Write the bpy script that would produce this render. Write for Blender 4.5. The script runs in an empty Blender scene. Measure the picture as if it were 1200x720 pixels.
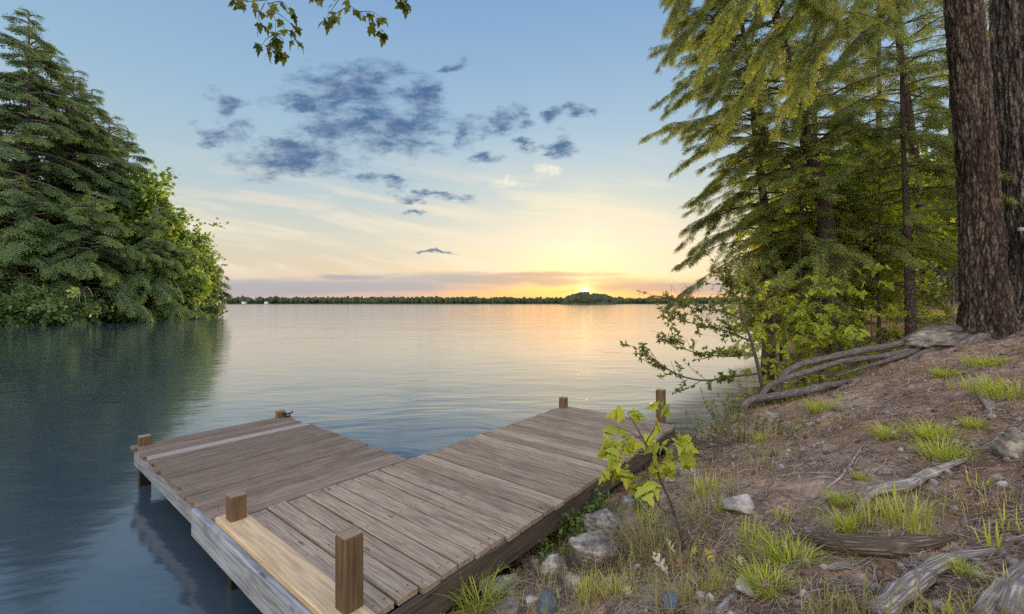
import bpy, math, random
import numpy as np
from mathutils import Vector, noise as mnoise

rng = np.random.default_rng(7)
random.seed(7)
SC = bpy.context.scene
COL = SC.collection
R = math.radians

# ------------------------------------------------------------------ camera model (f in photo pixels)
F, CX, HY, CAMZ = 505.0, 600.0, 355.5, 1.8
def P(px, py, Y):
    return np.array([(px - CX) / F * Y, Y, CAMZ + (HY - py) / F * Y])

W = np.array([.6286, .7777]); N = np.array([.7777, -.6286])     # along the shore, inland

def srgb(r, g, b):
    f = lambda c: ((c / 255 + .055) / 1.055) ** 2.4 if c > 10 else c / 255 / 12.92
    return (f(r), f(g), f(b), 1)

# ------------------------------------------------------------------ terrain
def sm(a, b, x):
    t = min(1, max(0, (x - a) / (b - a))); return t * t * (3 - 2 * t)

def bumps(x, y):
    v = Vector((x, y, 0))
    return (.10 * mnoise.noise(v * .7) + .05 * mnoise.noise(v * 1.9 + Vector((3, 1, 0)))
            + .032 * mnoise.noise(v * 5.1) + .019 * mnoise.noise(v * 13.0) + .008 * mnoise.noise(v * 29.0))

def profile(t):
    if t < -1.9: return max(-1.6, (t + 1.9) * .5)
    if t < -1.2: return (t + 1.9) * .40
    if t < 3.0: return .28 + (t + 1.2) * .345
    return 1.729 + (t - 3.0) * .12

HOLES = []      # (x, y, radius, depth)
def terrain(x, y):
    t = .7777 * x - .6286 * y
    z = profile(t)
    ye = 6.08 + .26 * (x - 3.25)
    d = sm(0, 1.5, y - ye)
    za = z * (1 - d) + (-.7) * d
    xs = 4.9 + .5 * (y - 7)
    zb = -9.0
    if y > 4:
        q = x - xs + .5 * mnoise.noise(Vector((x * .3, y * .3, 5)))
        zb = min(-.05 + q * .42, 1.32 + .055 * (y - 7) + .01 * (q)) if q > -3 else -1.4
    za = max(za, zb) if y > 6.0 else za * 1 + 0
    if y > 200: za = -1.6
    b = bumps(x, y)
    h = za + b * (1 if abs(x) < 20 and y < 20 else 1.5) * sm(-1.4, .2, za + .9)
    for (hx, hy, r, dep) in HOLES:
        dd = ((x - hx) ** 2 + (y - hy) ** 2) / (r * r)
        if dd < 4: h += dep * math.exp(-dd * 1.5)
    return h

def G(px, py, lift=0.0):
    u = (px - CX) / F; v = (HY - py) / F
    Y = .6; prev = Y
    while Y < 60:
        if CAMZ + v * Y < terrain(u * Y, Y):
            lo, hi = prev, Y
            for _ in range(14):
                m = (lo + hi) / 2
                if CAMZ + v * m < terrain(u * m, m): hi = m
                else: lo = m
            return np.array([u * hi, hi, terrain(u * hi, hi) + lift])
        prev = Y; Y += .02 + Y * .004
    return np.array([u * 8, 8, terrain(u * 8, 8) + lift])

# ------------------------------------------------------------------ mesh helpers
class MB:
    """collects pieces, links them as ONE mesh object"""
    def __init__(s): s.v = []; s.f = {}; s.t = []; s.g = []; s.n = 0; s.m = {}
    def add(s, v, faces, tint=.5, gco=None, mi=0):
        v = np.asarray(v, float).reshape(-1, 3); n = len(v)
        for fc in ([faces] if isinstance(faces, np.ndarray) else _bykind(faces)):
            if len(fc): s.f.setdefault((fc.shape[1], mi), []).append(fc + s.n)
        s.v.append(v)
        s.t.append(np.full(n, tint) if np.isscalar(tint) else np.asarray(tint, float))
        s.g.append(v if gco is None else np.asarray(gco, float))
        s.n += n; return s
    def mesh(s, name, mats, smooth=True):
        me = bpy.data.meshes.new(name)
        V = np.concatenate(s.v).astype(np.float32)
        me.vertices.add(len(V)); me.vertices.foreach_set('co', V.ravel())
        li = []; ls = []; mi = []; pos = 0
        for (k, m), arrs in s.f.items():
            a = np.concatenate(arrs); li.append(a.ravel())
            ls.append(pos + np.arange(len(a)) * k); mi.append(np.full(len(a), m)); pos += a.size
        li = np.concatenate(li).astype(np.int32); ls = np.concatenate(ls).astype(np.int32); mi = np.concatenate(mi).astype(np.int32)
        me.loops.add(len(li)); me.loops.foreach_set('vertex_index', li)
        me.polygons.add(len(ls)); me.polygons.foreach_set('loop_start', ls)
        me.polygons.foreach_set('material_index', mi)
        me.polygons.foreach_set('use_smooth', np.full(len(ls), smooth))
        me.update(calc_edges=True)
        a = me.attributes.new('tint', 'FLOAT', 'POINT'); a.data.foreach_set('value', np.concatenate(s.t).astype(np.float32))
        a = me.attributes.new('gco', 'FLOAT_VECTOR', 'POINT'); a.data.foreach_set('vector', np.concatenate(s.g).astype(np.float32).ravel())
        for m in (mats if isinstance(mats, (list, tuple)) else [mats]): me.materials.append(m)
        return me
    def build(s, name, mats, parent=None, smooth=True, loc=None):
        o = bpy.data.objects.new(name, s.mesh(name, mats, smooth)); COL.objects.link(o)
        if parent is not None: o.parent = parent
        if loc is not None: o.location = loc
        return o

def _bykind(faces):
    d = {}
    for f in faces: d.setdefault(len(f), []).append(f)
    return [np.array(a) for a in d.values()]

def tag(o, label=None, cat=None, group=None, kind=None):
    if label: o['label'] = label
    if cat: o['category'] = cat
    if group: o['group'] = group
    if kind: o['kind'] = kind
    return o

def empty(name, loc, rz=0.0):
    o = bpy.data.objects.new(name, None); COL.objects.link(o)
    o.location = loc; o.rotation_euler = (0, 0, rz); o.empty_display_size = .2
    return o

def smooth_path(pts, n=10):
    """Catmull-Rom through points of any dimension"""
    p = np.asarray(pts, float); p = np.vstack([2 * p[0] - p[1], p, 2 * p[-1] - p[-2]])
    out = []
    for i in range(1, len(p) - 2):
        t = np.linspace(0, 1, n, endpoint=False)[:, None]
        a, b, c, d = p[i - 1], p[i], p[i + 1], p[i + 2]
        out.append(.5 * (2 * b + (c - a) * t + (2 * a - 5 * b + 4 * c - d) * t ** 2 + (3 * b - a - 3 * c + d) * t ** 3))
    out.append(p[-2][None]); return np.concatenate(out)

def tube(path, rad, sides=8, rough=0.0, seed=0, cap=True, flat=1.0, bark=None):
    path = np.asarray(path, float); n = len(path); rad = np.broadcast_to(np.asarray(rad, float), (n,))
    T = np.gradient(path, axis=0); T /= np.linalg.norm(T, axis=1)[:, None] + 1e-9
    ref = np.array([0, 0, 1.]) if abs(T[0][2]) < .9 else np.array([1., 0, 0])
    U = []; u = np.cross(T[0], ref); u /= np.linalg.norm(u)
    for i in range(n):
        u = u - T[i] * u.dot(T[i]); u /= np.linalg.norm(u) + 1e-9; U.append(u)
    U = np.array(U); Vv = np.cross(T, U)
    a = np.linspace(0, 2 * math.pi, sides, endpoint=False)
    rr = rad[:, None] * np.ones((1, sides))
    L = np.concatenate([[0], np.cumsum(np.linalg.norm(np.diff(path, axis=0), axis=1))])
    if rough:
        k = np.array([[mnoise.noise(Vector((math.cos(b) * 1.3, math.sin(b) * 1.3, L[i] * 2.5 / max(.03, rad.mean() * 8) + seed * 7.3))) for b in a] for i in range(n)])
        rr = rr * (1 + rough * k)
    if bark is not None:
        hb = np.array([[bark(b, L[i], rad[i]) for b in a] for i in range(n)])
        rr = rr + hb; global LASTB
        LASTB = np.clip(.5 + (hb - hb.mean()) / (hb.std() * 4 + 1e-9), 0, 1).ravel()
    v = path[:, None] + rr[:, :, None] * (np.cos(a)[None, :, None] * U[:, None] + flat * np.sin(a)[None, :, None] * Vv[:, None])
    gco = np.stack([np.broadcast_to(np.cos(a) * rad.mean(), (n, sides)), np.broadcast_to(np.sin(a) * rad.mean(), (n, sides)),
                    np.broadcast_to(L[:, None], (n, sides))], -1) + seed * 3.7
    i = np.arange(n - 1)[:, None]; j = np.arange(sides)[None, :]; j2 = (j + 1) % sides
    q = np.stack([i * sides + j, i * sides + j2, (i + 1) * sides + j2, (i + 1) * sides + j], -1).reshape(-1, 4)
    faces = [q]
    v = v.reshape(-1, 3); g = gco.reshape(-1, 3)
    if cap:
        v = np.vstack([v, path[0], path[-1]]); g = np.vstack([g, g[0], g[-1]])
        c0 = n * sides; jj = np.arange(sides); k2 = (jj + 1) % sides
        faces.append(np.stack([np.full(sides, c0), k2, jj], -1))
        faces.append(np.stack([np.full(sides, c0 + 1), (n - 1) * sides + jj, (n - 1) * sides + k2], -1))
    return v, faces, g

def add_tube(mb, path, rad, sides=8, tint=.5, mi=0, **k):
    v, fs, g = tube(path, rad, sides, **k)
    off = mb.n
    tv = np.full(len(v), tint)
    if k.get('bark') is not None: tv[:len(LASTB)] = LASTB
    mb.v.append(v); mb.t.append(tv); mb.g.append(g); mb.n += len(v)
    for f in fs: mb.f.setdefault((f.shape[1], mi), []).append(f + off)
    return mb

def box(mb, lo, hi, tint=.5, gco_axis=0, off=None, bev=.004, mi=0, jit=0.0):
    """bevelled box; gco x runs along gco_axis"""
    lo = np.array(lo, float); hi = np.array(hi, float); b = min(bev, (hi - lo).min() * .3)
    bm_v = []; idx = {}
    for sx in (0, 1):
        for sy in (0, 1):
            for sz in (0, 1):
                c = np.where([sx, sy, sz], hi, lo); d = np.where([sx, sy, sz], -b, b)
                for ax in range(3):
                    p = c + d; p[ax] = c[ax]
                    if jit: p = p + rng.normal(0, jit, 3)
                    idx[(sx, sy, sz, ax)] = len(bm_v); bm_v.append(p)
    fs = []
    for ax in range(3):
        o1, o2 = (ax + 1) % 3, (ax + 2) % 3
        for s in (0, 1):
            ring = []
            for (p, q) in ((0, 0), (1, 0), (1, 1), (0, 1)):
                k = [0, 0, 0]; k[ax] = s; k[o1] = p; k[o2] = q; ring.append(idx[(*k, ax)])
            fs.append(ring if s else ring[::-1])
        for p in (0, 1):
            for q in (0, 1):
                k0 = [0, 0, 0]; k0[o1] = p; k0[o2] = q; k1 = list(k0); k0[ax] = 0; k1[ax] = 1
                r = [idx[(*k0, o1)], idx[(*k1, o1)], idx[(*k1, o2)], idx[(*k0, o2)]]
                fs.append(r if (p ^ q) else r[::-1])
    for sx in (0, 1):
        for sy in (0, 1):
            for sz in (0, 1):
                r = [idx[(sx, sy, sz, 0)], idx[(sx, sy, sz, 1)], idx[(sx, sy, sz, 2)]]
                fs.append(r if (sx + sy + sz) % 2 else r[::-1])
    v = np.array(bm_v); g = v.copy()
    g = g[:, [gco_axis, (gco_axis + 1) % 3, (gco_axis + 2) % 3]]
    g = g + (rng.uniform(0, 50, 3) if off is None else off)
    mb.add(v, fs, tint, g, mi)

def inst(mb, tv, tf, M, loc, tint, mi=0, vary=0.0):
    """many copies of a template: M (n,3,3) columns = axes, loc (n,3)"""
    n = len(loc); k = len(tv)
    if n == 0: return
    v = np.einsum('nij,kj->nki', M, tv) + loc[:, None]
    f = (tf[None] + (np.arange(n) * k)[:, None, None]).reshape(-1, tf.shape[1])
    tt = np.repeat(tint, k)
    if vary: tt = np.clip(tt + np.repeat(rng.normal(0, vary, n * k // 4), 4), 0, 1)
    mb.add(v.reshape(-1, 3), f, tt, None, mi)

def frames(fwd, up, scale, roll=None):
    f = fwd / (np.linalg.norm(fwd, axis=1)[:, None] + 1e-9)
    s = np.cross(up, f); s /= np.linalg.norm(s, axis=1)[:, None] + 1e-9
    u = np.cross(f, s)
    if roll is not None:
        c, sn = np.cos(roll)[:, None], np.sin(roll)[:, None]
        s, u = s * c + u * sn, u * c - s * sn
    return np.stack([f, s, u], -1) * np.asarray(scale).reshape(-1, 1, 1)

# ------------------------------------------------------------------ node helpers
class NT:
    def __init__(s, tree): s.t = tree; s.n = tree.nodes; s.l = tree.links
    def node(s, ty, **kw):
        nd = s.n.new(ty)
        for k, v in kw.items():
            if k.startswith('i_'):
                key = k[2:]; s.put(nd.inputs[int(key) if key.isdigit() else key.replace('_', ' ')], v)
            else: setattr(nd, k, v)
        return nd
    def put(s, sock, v):
        if isinstance(v, bpy.types.NodeSocket): s.l.new(v, sock)
        else: sock.default_value = v
    def m(s, op, a, b=0.0, c=None, clamp=False):
        nd = s.n.new('ShaderNodeMath'); nd.operation = op; nd.use_clamp = clamp
        s.put(nd.inputs[0], a); s.put(nd.inputs[1], b)
        if c is not None: s.put(nd.inputs[2], c)
        return nd.outputs[0]
    def vm(s, op, a, b=(0, 0, 0), out=0):
        nd = s.n.new('ShaderNodeVectorMath'); nd.operation = op
        s.put(nd.inputs[0], a)
        if op == 'SCALE': s.put(nd.inputs['Scale'], b)
        else: s.put(nd.inputs[1], b)
        return nd.outputs['Value'] if out == 'v' else nd.outputs[0]
    def mix(s, fac, a, b, mode='MIX'):
        nd = s.n.new('ShaderNodeMix'); nd.data_type = 'RGBA'; nd.blend_type = mode; nd.clamp_factor = True
        s.put(nd.inputs['Factor'], fac); s.put(nd.inputs[6], a); s.put(nd.inputs[7], b)
        return nd.outputs[2]
    def ramp(s, fac, stops, interp='LINEAR'):
        nd = s.n.new('ShaderNodeValToRGB'); cr = nd.color_ramp; cr.interpolation = interp
        while len(cr.elements) < len(stops): cr.elements.new(.5)
        for e, (p, c) in zip(cr.elements, stops): e.position = p; e.color = c if len(c) == 4 else (*c, 1)
        s.put(nd.inputs[0], fac); return nd.outputs[0]
    def noise(s, vec, scale, detail=3, rough=.5, dist=0.0, out='Fac'):
        nd = s.n.new('ShaderNodeTexNoise'); s.put(nd.inputs['Vector'], vec)
        nd.inputs['Scale'].default_value = scale; nd.inputs['Detail'].default_value = detail
        nd.inputs['Roughness'].default_value = rough; nd.inputs['Distortion'].default_value = dist
        return nd.outputs[out]
    def smooth(s, v, lo, hi):
        nd = s.n.new('ShaderNodeMapRange'); nd.interpolation_type = 'SMOOTHSTEP'
        s.put(nd.inputs[0], v); nd.inputs[1].default_value = lo; nd.inputs[2].default_value = hi
        return nd.outputs[0]
    def attr(s, name, out='Fac'):
        nd = s.n.new('ShaderNodeAttribute'); nd.attribute_name = name; return nd.outputs[out]

def new_mat(name):
    m = bpy.data.materials.new(name); m.use_nodes = True; t = m.node_tree
    for nd in list(t.nodes): t.nodes.remove(nd)
    n = NT(t); out = n.node('ShaderNodeOutputMaterial'); return m, n, out

def gvec(c, k=1.0): return (c[0] * k, c[1] * k, c[2] * k, 1)

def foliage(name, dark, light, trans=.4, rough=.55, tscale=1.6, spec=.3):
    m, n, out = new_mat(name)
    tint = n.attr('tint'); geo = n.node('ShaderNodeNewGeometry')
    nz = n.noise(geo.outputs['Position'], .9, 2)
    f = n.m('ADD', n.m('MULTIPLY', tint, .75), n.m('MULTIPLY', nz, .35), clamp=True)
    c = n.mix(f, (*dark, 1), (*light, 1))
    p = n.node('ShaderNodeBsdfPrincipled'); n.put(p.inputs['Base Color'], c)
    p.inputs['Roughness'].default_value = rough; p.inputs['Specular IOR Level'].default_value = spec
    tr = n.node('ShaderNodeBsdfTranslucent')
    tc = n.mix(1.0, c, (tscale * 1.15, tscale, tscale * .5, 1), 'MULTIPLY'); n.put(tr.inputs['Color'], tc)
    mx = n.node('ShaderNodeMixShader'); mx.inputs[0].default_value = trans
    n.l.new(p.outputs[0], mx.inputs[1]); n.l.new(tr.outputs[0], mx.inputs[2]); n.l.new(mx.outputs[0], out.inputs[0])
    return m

def bark_mat(name, dark, mid, light, scale=1.0, stretch=.22, bump=.6, dist=.02):
    m, n, out = new_mat(name)
    g = n.attr('gco', 'Vector')
    v = n.vm('MULTIPLY', g, (1, 1, stretch))
    w = n.vm('ADD', v, n.vm('SCALE', n.noise(v, 6 * scale, 2, out='Color'), .05 / scale))
    vo = n.node('ShaderNodeTexVoronoi', feature='DISTANCE_TO_EDGE'); n.put(vo.inputs['Vector'], w); vo.inputs['Scale'].default_value = 22 * scale
    crack = n.smooth(vo.outputs['Distance'], .0, .32)
    fine = n.noise(n.vm('MULTIPLY', g, (1, 1, .4)), 60 * scale, 4, .65)
    big = n.noise(g, 2.2 * scale, 3)
    h = n.m('ADD', n.m('MULTIPLY', crack, .7), n.m('MULTIPLY', fine, .5))
    c = n.ramp(n.m('ADD', n.m('MULTIPLY', crack, .55), n.m('MULTIPLY', fine, .55)),
               [(.18, dark), (.55, mid), (.92, light)])
    c = n.mix(n.m('MULTIPLY', big, .55), c, n.mix(.5, (*mid, 1), (*dark, 1)))
    c = n.mix(n.m('MULTIPLY', n.smooth(n.noise(g, 5 * scale, 3), .55, .75), .35), c, (light[0] * 1.1, light[1] * 1.15, light[2] * 1.05, 1))
    p = n.node('ShaderNodeBsdfPrincipled'); n.put(p.inputs['Base Color'], c); p.inputs['Roughness'].default_value = .9
    p.inputs['Specular IOR Level'].default_value = .15
    b = n.node('ShaderNodeBump'); b.inputs['Strength'].default_value = bump; b.inputs['Distance'].default_value = dist
    n.put(b.inputs['Height'], h); n.l.new(b.outputs[0], p.inputs['Normal']); n.l.new(p.outputs[0], out.inputs[0])
    return m

def plate_bark(name, dark, mid, light, red):
    m, n, out = new_mat(name)
    g = n.attr('gco', 'Vector'); tint = n.attr('tint')
    fine = n.noise(n.vm('MULTIPLY', g, (1, 1, .35)), 70, 5, .7); mid_n = n.noise(n.vm('MULTIPLY', g, (1, 1, .25)), 20, 4, .6)
    big = n.noise(g, 2.0, 3)
    f = n.m('ADD', n.m('MULTIPLY', tint, .55), n.m('ADD', n.m('MULTIPLY', fine, .35), n.m('MULTIPLY', mid_n, .25)))
    c = n.ramp(f, [(.32, dark), (.56, mid), (.85, light)])
    c = n.mix(n.m('MULTIPLY', n.smooth(big, .4, .65), .5), c, n.mix(.4, c, (*red, 1)))
    wq = n.vm('ADD', n.vm('MULTIPLY', g, (1, 1, .30)), n.vm('SCALE', n.noise(n.vm('MULTIPLY', g, (1, 1, .5)), 16, 4, .6, out='Color'), .055))
    vo = n.node('ShaderNodeTexVoronoi', feature='DISTANCE_TO_EDGE'); n.put(vo.inputs['Vector'], wq); vo.inputs['Scale'].default_value = 24
    crack = n.smooth(vo.outputs['Distance'], .0, .13)
    c = n.mix(n.m('MULTIPLY', n.m('SUBTRACT', 1.0, crack), .7), c, gvec(dark, .6))
    p = n.node('ShaderNodeBsdfPrincipled'); n.put(p.inputs['Base Color'], c); p.inputs['Roughness'].default_value = .92; p.inputs['Specular IOR Level'].default_value = .12
    b = n.node('ShaderNodeBump'); b.inputs['Strength'].default_value = .8; b.inputs['Distance'].default_value = .012
    n.put(b.inputs['Height'], n.m('ADD', crack, n.m('ADD', fine, mid_n))); n.l.new(b.outputs[0], p.inputs['Normal']); n.l.new(p.outputs[0], out.inputs[0])
    return m

def wood_mat(name, base, pale, dark, grain=1.0, bump=.35, stain=.5, rough=.8):
    m, n, out = new_mat(name)
    g = n.attr('gco', 'Vector'); tint = n.attr('tint')
    wob = n.vm('SCALE', n.noise(n.vm('MULTIPLY', g, (.8, 4, 4)), 2.0, 2, out='Color'), .035)
    q = n.vm('ADD', g, wob)
    gr = n.noise(n.vm('MULTIPLY', q, (1.6, 55 * grain, 55 * grain)), 1.6, 4, .65)
    gr2 = n.noise(n.vm('MULTIPLY', q, (5, 160 * grain, 160 * grain)), 1.0, 3, .6)
    blot = n.noise(n.vm('MULTIPLY', g, (1.5, 5, 5)), 1.6, 4, .6)
    c = n.mix(n.smooth(tint, 0, 1), (*dark, 1), (*pale, 1))
    c = n.mix(.5, c, (*base, 1))
    c = n.mix(n.m('MULTIPLY', n.smooth(gr, .62, .36), .62), c, gvec(dark, .55))
    c = n.mix(n.m('MULTIPLY', n.smooth(gr2, .5, .72), .4), c, gvec(pale, 1.2))
    c = n.mix(n.m('MULTIPLY', n.smooth(blot, .5, .72), stain), c, gvec(dark, .7))
    vo = n.node('ShaderNodeTexVoronoi'); n.put(vo.inputs['Vector'], n.vm('MULTIPLY', g, (2.2, 9, 9))); vo.inputs['Scale'].default_value = 1.0
    knot = n.smooth(vo.outputs['Distance'], .11, .05)
    c = n.mix(n.m('MULTIPLY', knot, .7), c, gvec(dark, .4))
    p = n.node('ShaderNodeBsdfPrincipled'); n.put(p.inputs['Base Color'], c); p.inputs['Roughness'].default_value = rough
    p.inputs['Specular IOR Level'].default_value = .25
    b = n.node('ShaderNodeBump'); b.inputs['Strength'].default_value = bump; b.inputs['Distance'].default_value = .004
    n.put(b.inputs['Height'], n.m('ADD', gr, n.m('MULTIPLY', gr2, .4))); n.l.new(b.outputs[0], p.inputs['Normal'])
    n.l.new(p.outputs[0], out.inputs[0]); return m

def plain_mat(name, col, rough=.7, var=.3, scale=20, metal=0.0, spec=.3):
    m, n, out = new_mat(name)
    g = n.attr('gco', 'Vector')
    nz = n.noise(g, scale, 4, .6)
    c = n.mix(n.smooth(nz, .3, .7), gvec(col, 1 - var), gvec(col, 1 + var))
    p = n.node('ShaderNodeBsdfPrincipled'); n.put(p.inputs['Base Color'], c); p.inputs['Roughness'].default_value = rough
    p.inputs['Metallic'].default_value = metal; p.inputs['Specular IOR Level'].default_value = spec
    b = n.node('ShaderNodeBump'); b.inputs['Strength'].default_value = .3; b.inputs['Distance'].default_value = .01
    n.put(b.inputs['Height'], nz); n.l.new(b.outputs[0], p.inputs['Normal']); n.l.new(p.outputs[0], out.inputs[0])
    return m

def tint_mat(name, stops, rough=.8, trans=0.0):
    m, n, out = new_mat(name)
    c = n.ramp(n.attr('tint'), stops)
    p = n.node('ShaderNodeBsdfPrincipled'); n.put(p.inputs['Base Color'], c); p.inputs['Roughness'].default_value = rough
    p.inputs['Specular IOR Level'].default_value = .2
    if trans:
        tr = n.node('ShaderNodeBsdfTranslucent'); n.put(tr.inputs['Color'], n.mix(1.0, c, (1.5, 1.4, .8, 1), 'MULTIPLY'))
        mx = n.node('ShaderNodeMixShader'); mx.inputs[0].default_value = trans
        n.l.new(p.outputs[0], mx.inputs[1]); n.l.new(tr.outputs[0], mx.inputs[2]); n.l.new(mx.outputs[0], out.inputs[0])
    else: n.l.new(p.outputs[0], out.inputs[0])
    return m
# ================================================================== camera, sun, sky
cd = bpy.data.cameras.new('camera'); cam = bpy.data.objects.new('camera', cd); COL.objects.link(cam)
cam.location = (0, 0, CAMZ); cam.rotation_euler = (R(90), 0, 0)
cd.sensor_width = 36; cd.lens = 36 * F / 1200; cd.shift_y = -(360 - HY) / 1200
cd.clip_start = .05; cd.clip_end = 20000
SC.camera = cam
SC.view_settings.view_transform = 'Standard'; SC.view_settings.look = 'None'
SC.view_settings.exposure = 0.5; SC.view_settings.gamma = 1; SC.view_settings.use_curve_mapping = False
SC.cycles.max_bounces = 8; SC.cycles.diffuse_bounces = 3; SC.cycles.glossy_bounces = 3
SC.cycles.transmission_bounces = 4; SC.cycles.transparent_max_bounces = 6
SC.cycles.use_denoising = False
SC.cycles.sample_clamp_indirect = 6.0

SUN_AZ, SUN_EL = math.atan2(85, F), math.atan(16.4 / 645)
sd = np.array([math.sin(SUN_AZ) * math.cos(SUN_EL), math.cos(SUN_AZ) * math.cos(SUN_EL), math.sin(SUN_EL)])
sl = bpy.data.lights.new('sun', 'SUN'); so = bpy.data.objects.new('sun', sl); COL.objects.link(so)
sl.energy = 4.5; sl.angle = R(.5); sl.color = (1.0, .74, .42)
so.rotation_euler = Vector(-sd).to_track_quat('-Z', 'Y').to_euler(); so.location = (60, 300, 60)

wd = bpy.data.worlds.new('World'); SC.world = wd; wd.use_nodes = True
for nd in list(wd.node_tree.nodes): wd.node_tree.nodes.remove(nd)
n = NT(wd.node_tree)
wo = n.node('ShaderNodeOutputWorld'); bg = n.node('ShaderNodeBackground'); bg.inputs[1].default_value = .1
tc = n.node('ShaderNodeTexCoord'); D = n.vm('NORMALIZE', tc.outputs['Generated'])
sx = n.node('ShaderNodeSeparateXYZ'); n.put(sx.inputs[0], D); dx, dy, dz = sx.outputs
sky = n.node('ShaderNodeTexSky', sky_type='NISHITA'); sky.sun_disc = False
sky.sun_elevation = SUN_EL; sky.sun_rotation = SUN_AZ; sky.altitude = 100; sky.dust_density = 1.5; sky.ozone_density = 1.2
yy = n.m('MAXIMUM', dy, .04)
u = n.m('DIVIDE', dx, yy); v = n.m('DIVIDE', dz, yy)          # direction on the tangent plane of north
el = n.m('MAXIMUM', dz, 0.0)
sun_c = n.vm('DOT_PRODUCT', D, tuple(sd), out='v')
ang = n.m('ARCCOSINE', n.m('MINIMUM', sun_c, 1.0))             # radians from the sun
# clear sky by height: away from the sun and on the sun's side
cool = n.ramp(el, [(0, srgb(214, 184, 172)), (.03, srgb(224, 202, 184)), (.075, srgb(226, 212, 188)), (.14, srgb(218, 217, 200)),
                   (.24, srgb(186, 207, 216)), (.38, srgb(160, 193, 219)), (.58, srgb(131, 171, 214)), (1, srgb(98, 140, 205))])
warm = n.ramp(el, [(0, srgb(250, 190, 110)), (.03, srgb(253, 208, 138)), (.07, srgb(251, 231, 188)), (.13, srgb(240, 234, 212)),
                   (.22, srgb(215, 226, 210)), (.34, srgb(178, 210, 224)), (.55, srgb(150, 187, 224)), (1, srgb(110, 155, 210))])
wf = n.smooth(ang, .62, .0)
base = n.mix(wf, cool, warm)
nis = n.vm('SCALE', sky.outputs[0], .28)
base = n.mix(.12, base, nis)
uv = n.node('ShaderNodeCombineXYZ'); n.put(uv.inputs[0], u); n.put(uv.inputs[1], v); UV = uv.outputs[0]
# thin streaky high cloud lit by the low sun
rot = n.node('ShaderNodeVectorRotate', rotation_type='Z_AXIS'); n.put(rot.inputs['Vector'], UV); rot.inputs['Angle'].default_value = .16
ci = n.noise(n.vm('ADD', n.vm('MULTIPLY', rot.outputs[0], (1.6, 12.0, 1)), n.vm('MULTIPLY', n.noise(UV, 1.2, 2, out='Color'), (.8, 1.6, 0))), 1.5, 6, .6)
cm = n.m('MULTIPLY', n.smooth(ci, .44, .62), n.m('MULTIPLY', n.smooth(v, .03, .1), n.smooth(v, .40, .12)))
base = n.mix(n.m('MULTIPLY', cm, .88), base, n.mix(wf, srgb(242, 228, 208), srgb(255, 243, 204)))
# heaped clouds: patches placed by direction, broken up by noise
def px(x, y): return ((x - CX) / F, (HY - y) / F)
def blobs(lst, vec):
    d = None
    for (x, y, rx, ry) in lst:
        c = px(x, y)
        w = n.vm('MULTIPLY', n.vm('SUBTRACT', vec, (c[0], c[1], 0)), (F / rx, F / ry, 0))
        L = n.vm('LENGTH', w, out='v'); d = L if d is None else n.m('SMOOTH_MIN', d, L, .25)
    return d
wv = n.vm('ADD', UV, n.vm('MULTIPLY', n.vm('SUBTRACT', n.noise(n.vm('MULTIPLY', UV, (1, 1.9, 1)), 7, 6, .62, out='Color'), (.5, .5, .5)), (.22, .13, 0)))
heap = [(405, 112, 66, 30), (462, 148, 66, 30), (345, 186, 66, 17), (425, 95, 40, 20), (372, 122, 56, 13), (400, 150, 60, 26), (258, 158, 32, 16),
        (266, 117, 20, 14), (547, 155, 15, 22), (578, 140, 22, 17), (606, 138, 14, 12), (452, 209, 40, 9), (523, 80, 20, 9), (492, 118, 24, 26),
        (655, 141, 13, 10), (676, 133, 14, 11), (650, 171, 18, 9), (612, 168, 14, 9), (560, 187, 26, 7), (505, 227, 34, 5), (488, 245, 22, 5), (505, 299, 24, 3)]
dh = blobs(heap, wv)
nz = n.noise(n.vm('MULTIPLY', UV, (1, 2.1, 1)), 14, 8, .68)
front = n.smooth(dy, .15, .4)
ch = n.m('MULTIPLY', n.smooth(n.m('ADD', dh, n.m('MULTIPLY', n.m('SUBTRACT', nz, .5), 2.3)), 1.35, .15), front)
cloudc = n.mix(n.smooth(nz, .38, .72), srgb(72, 104, 146), srgb(138, 156, 182))
base = n.mix(n.m('MULTIPLY', ch, .92), base, cloudc)
# low grey bank along the horizon
wl = n.vm('ADD', UV, n.vm('MULTIPLY', n.vm('SUBTRACT', n.noise(n.vm('MULTIPLY', UV, (1, 4, 1)), 5, 5, .6, out='Color'), (.5, .5, .5)), (.3, .022, 0)))
bank = [(330, 337, 190, 9), (560, 328, 130, 8), (450, 336, 130, 8), (655, 331, 60, 5), (790, 337, 120, 8), (900, 335, 140, 9), (120, 338, 220, 10), (640, 322, 70, 4), (410, 326, 45, 3)]
db = blobs(bank, wl)
nb = n.noise(n.vm('MULTIPLY', UV, (1, 7, 1)), 9, 5, .6)
cb = n.m('MULTIPLY', n.smooth(n.m('ADD', db, n.m('MULTIPLY', n.m('SUBTRACT', nb, .5), 1.3)), 1.5, .4), front)
bankc = n.mix(n.smooth(ang, .38, .06), srgb(168, 172, 184), srgb(196, 172, 152))
base = n.mix(n.m('MULTIPLY', cb, .75), base, bankc)
# bright wisps right of centre
wisp = [(640, 200, 26, 16), (695, 252, 36, 5), (600, 219, 20, 4)]
dw = blobs(wisp, wv)
cw = n.smooth(n.m('ADD', dw, n.m('MULTIPLY', n.m('SUBTRACT', n.noise(UV, 26, 5, .7), .5), 2.6)), 1.0, .0)
base = n.mix(n.m('MULTIPLY', cw, n.m('MULTIPLY', front, .75)), base, srgb(246, 240, 214))
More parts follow.
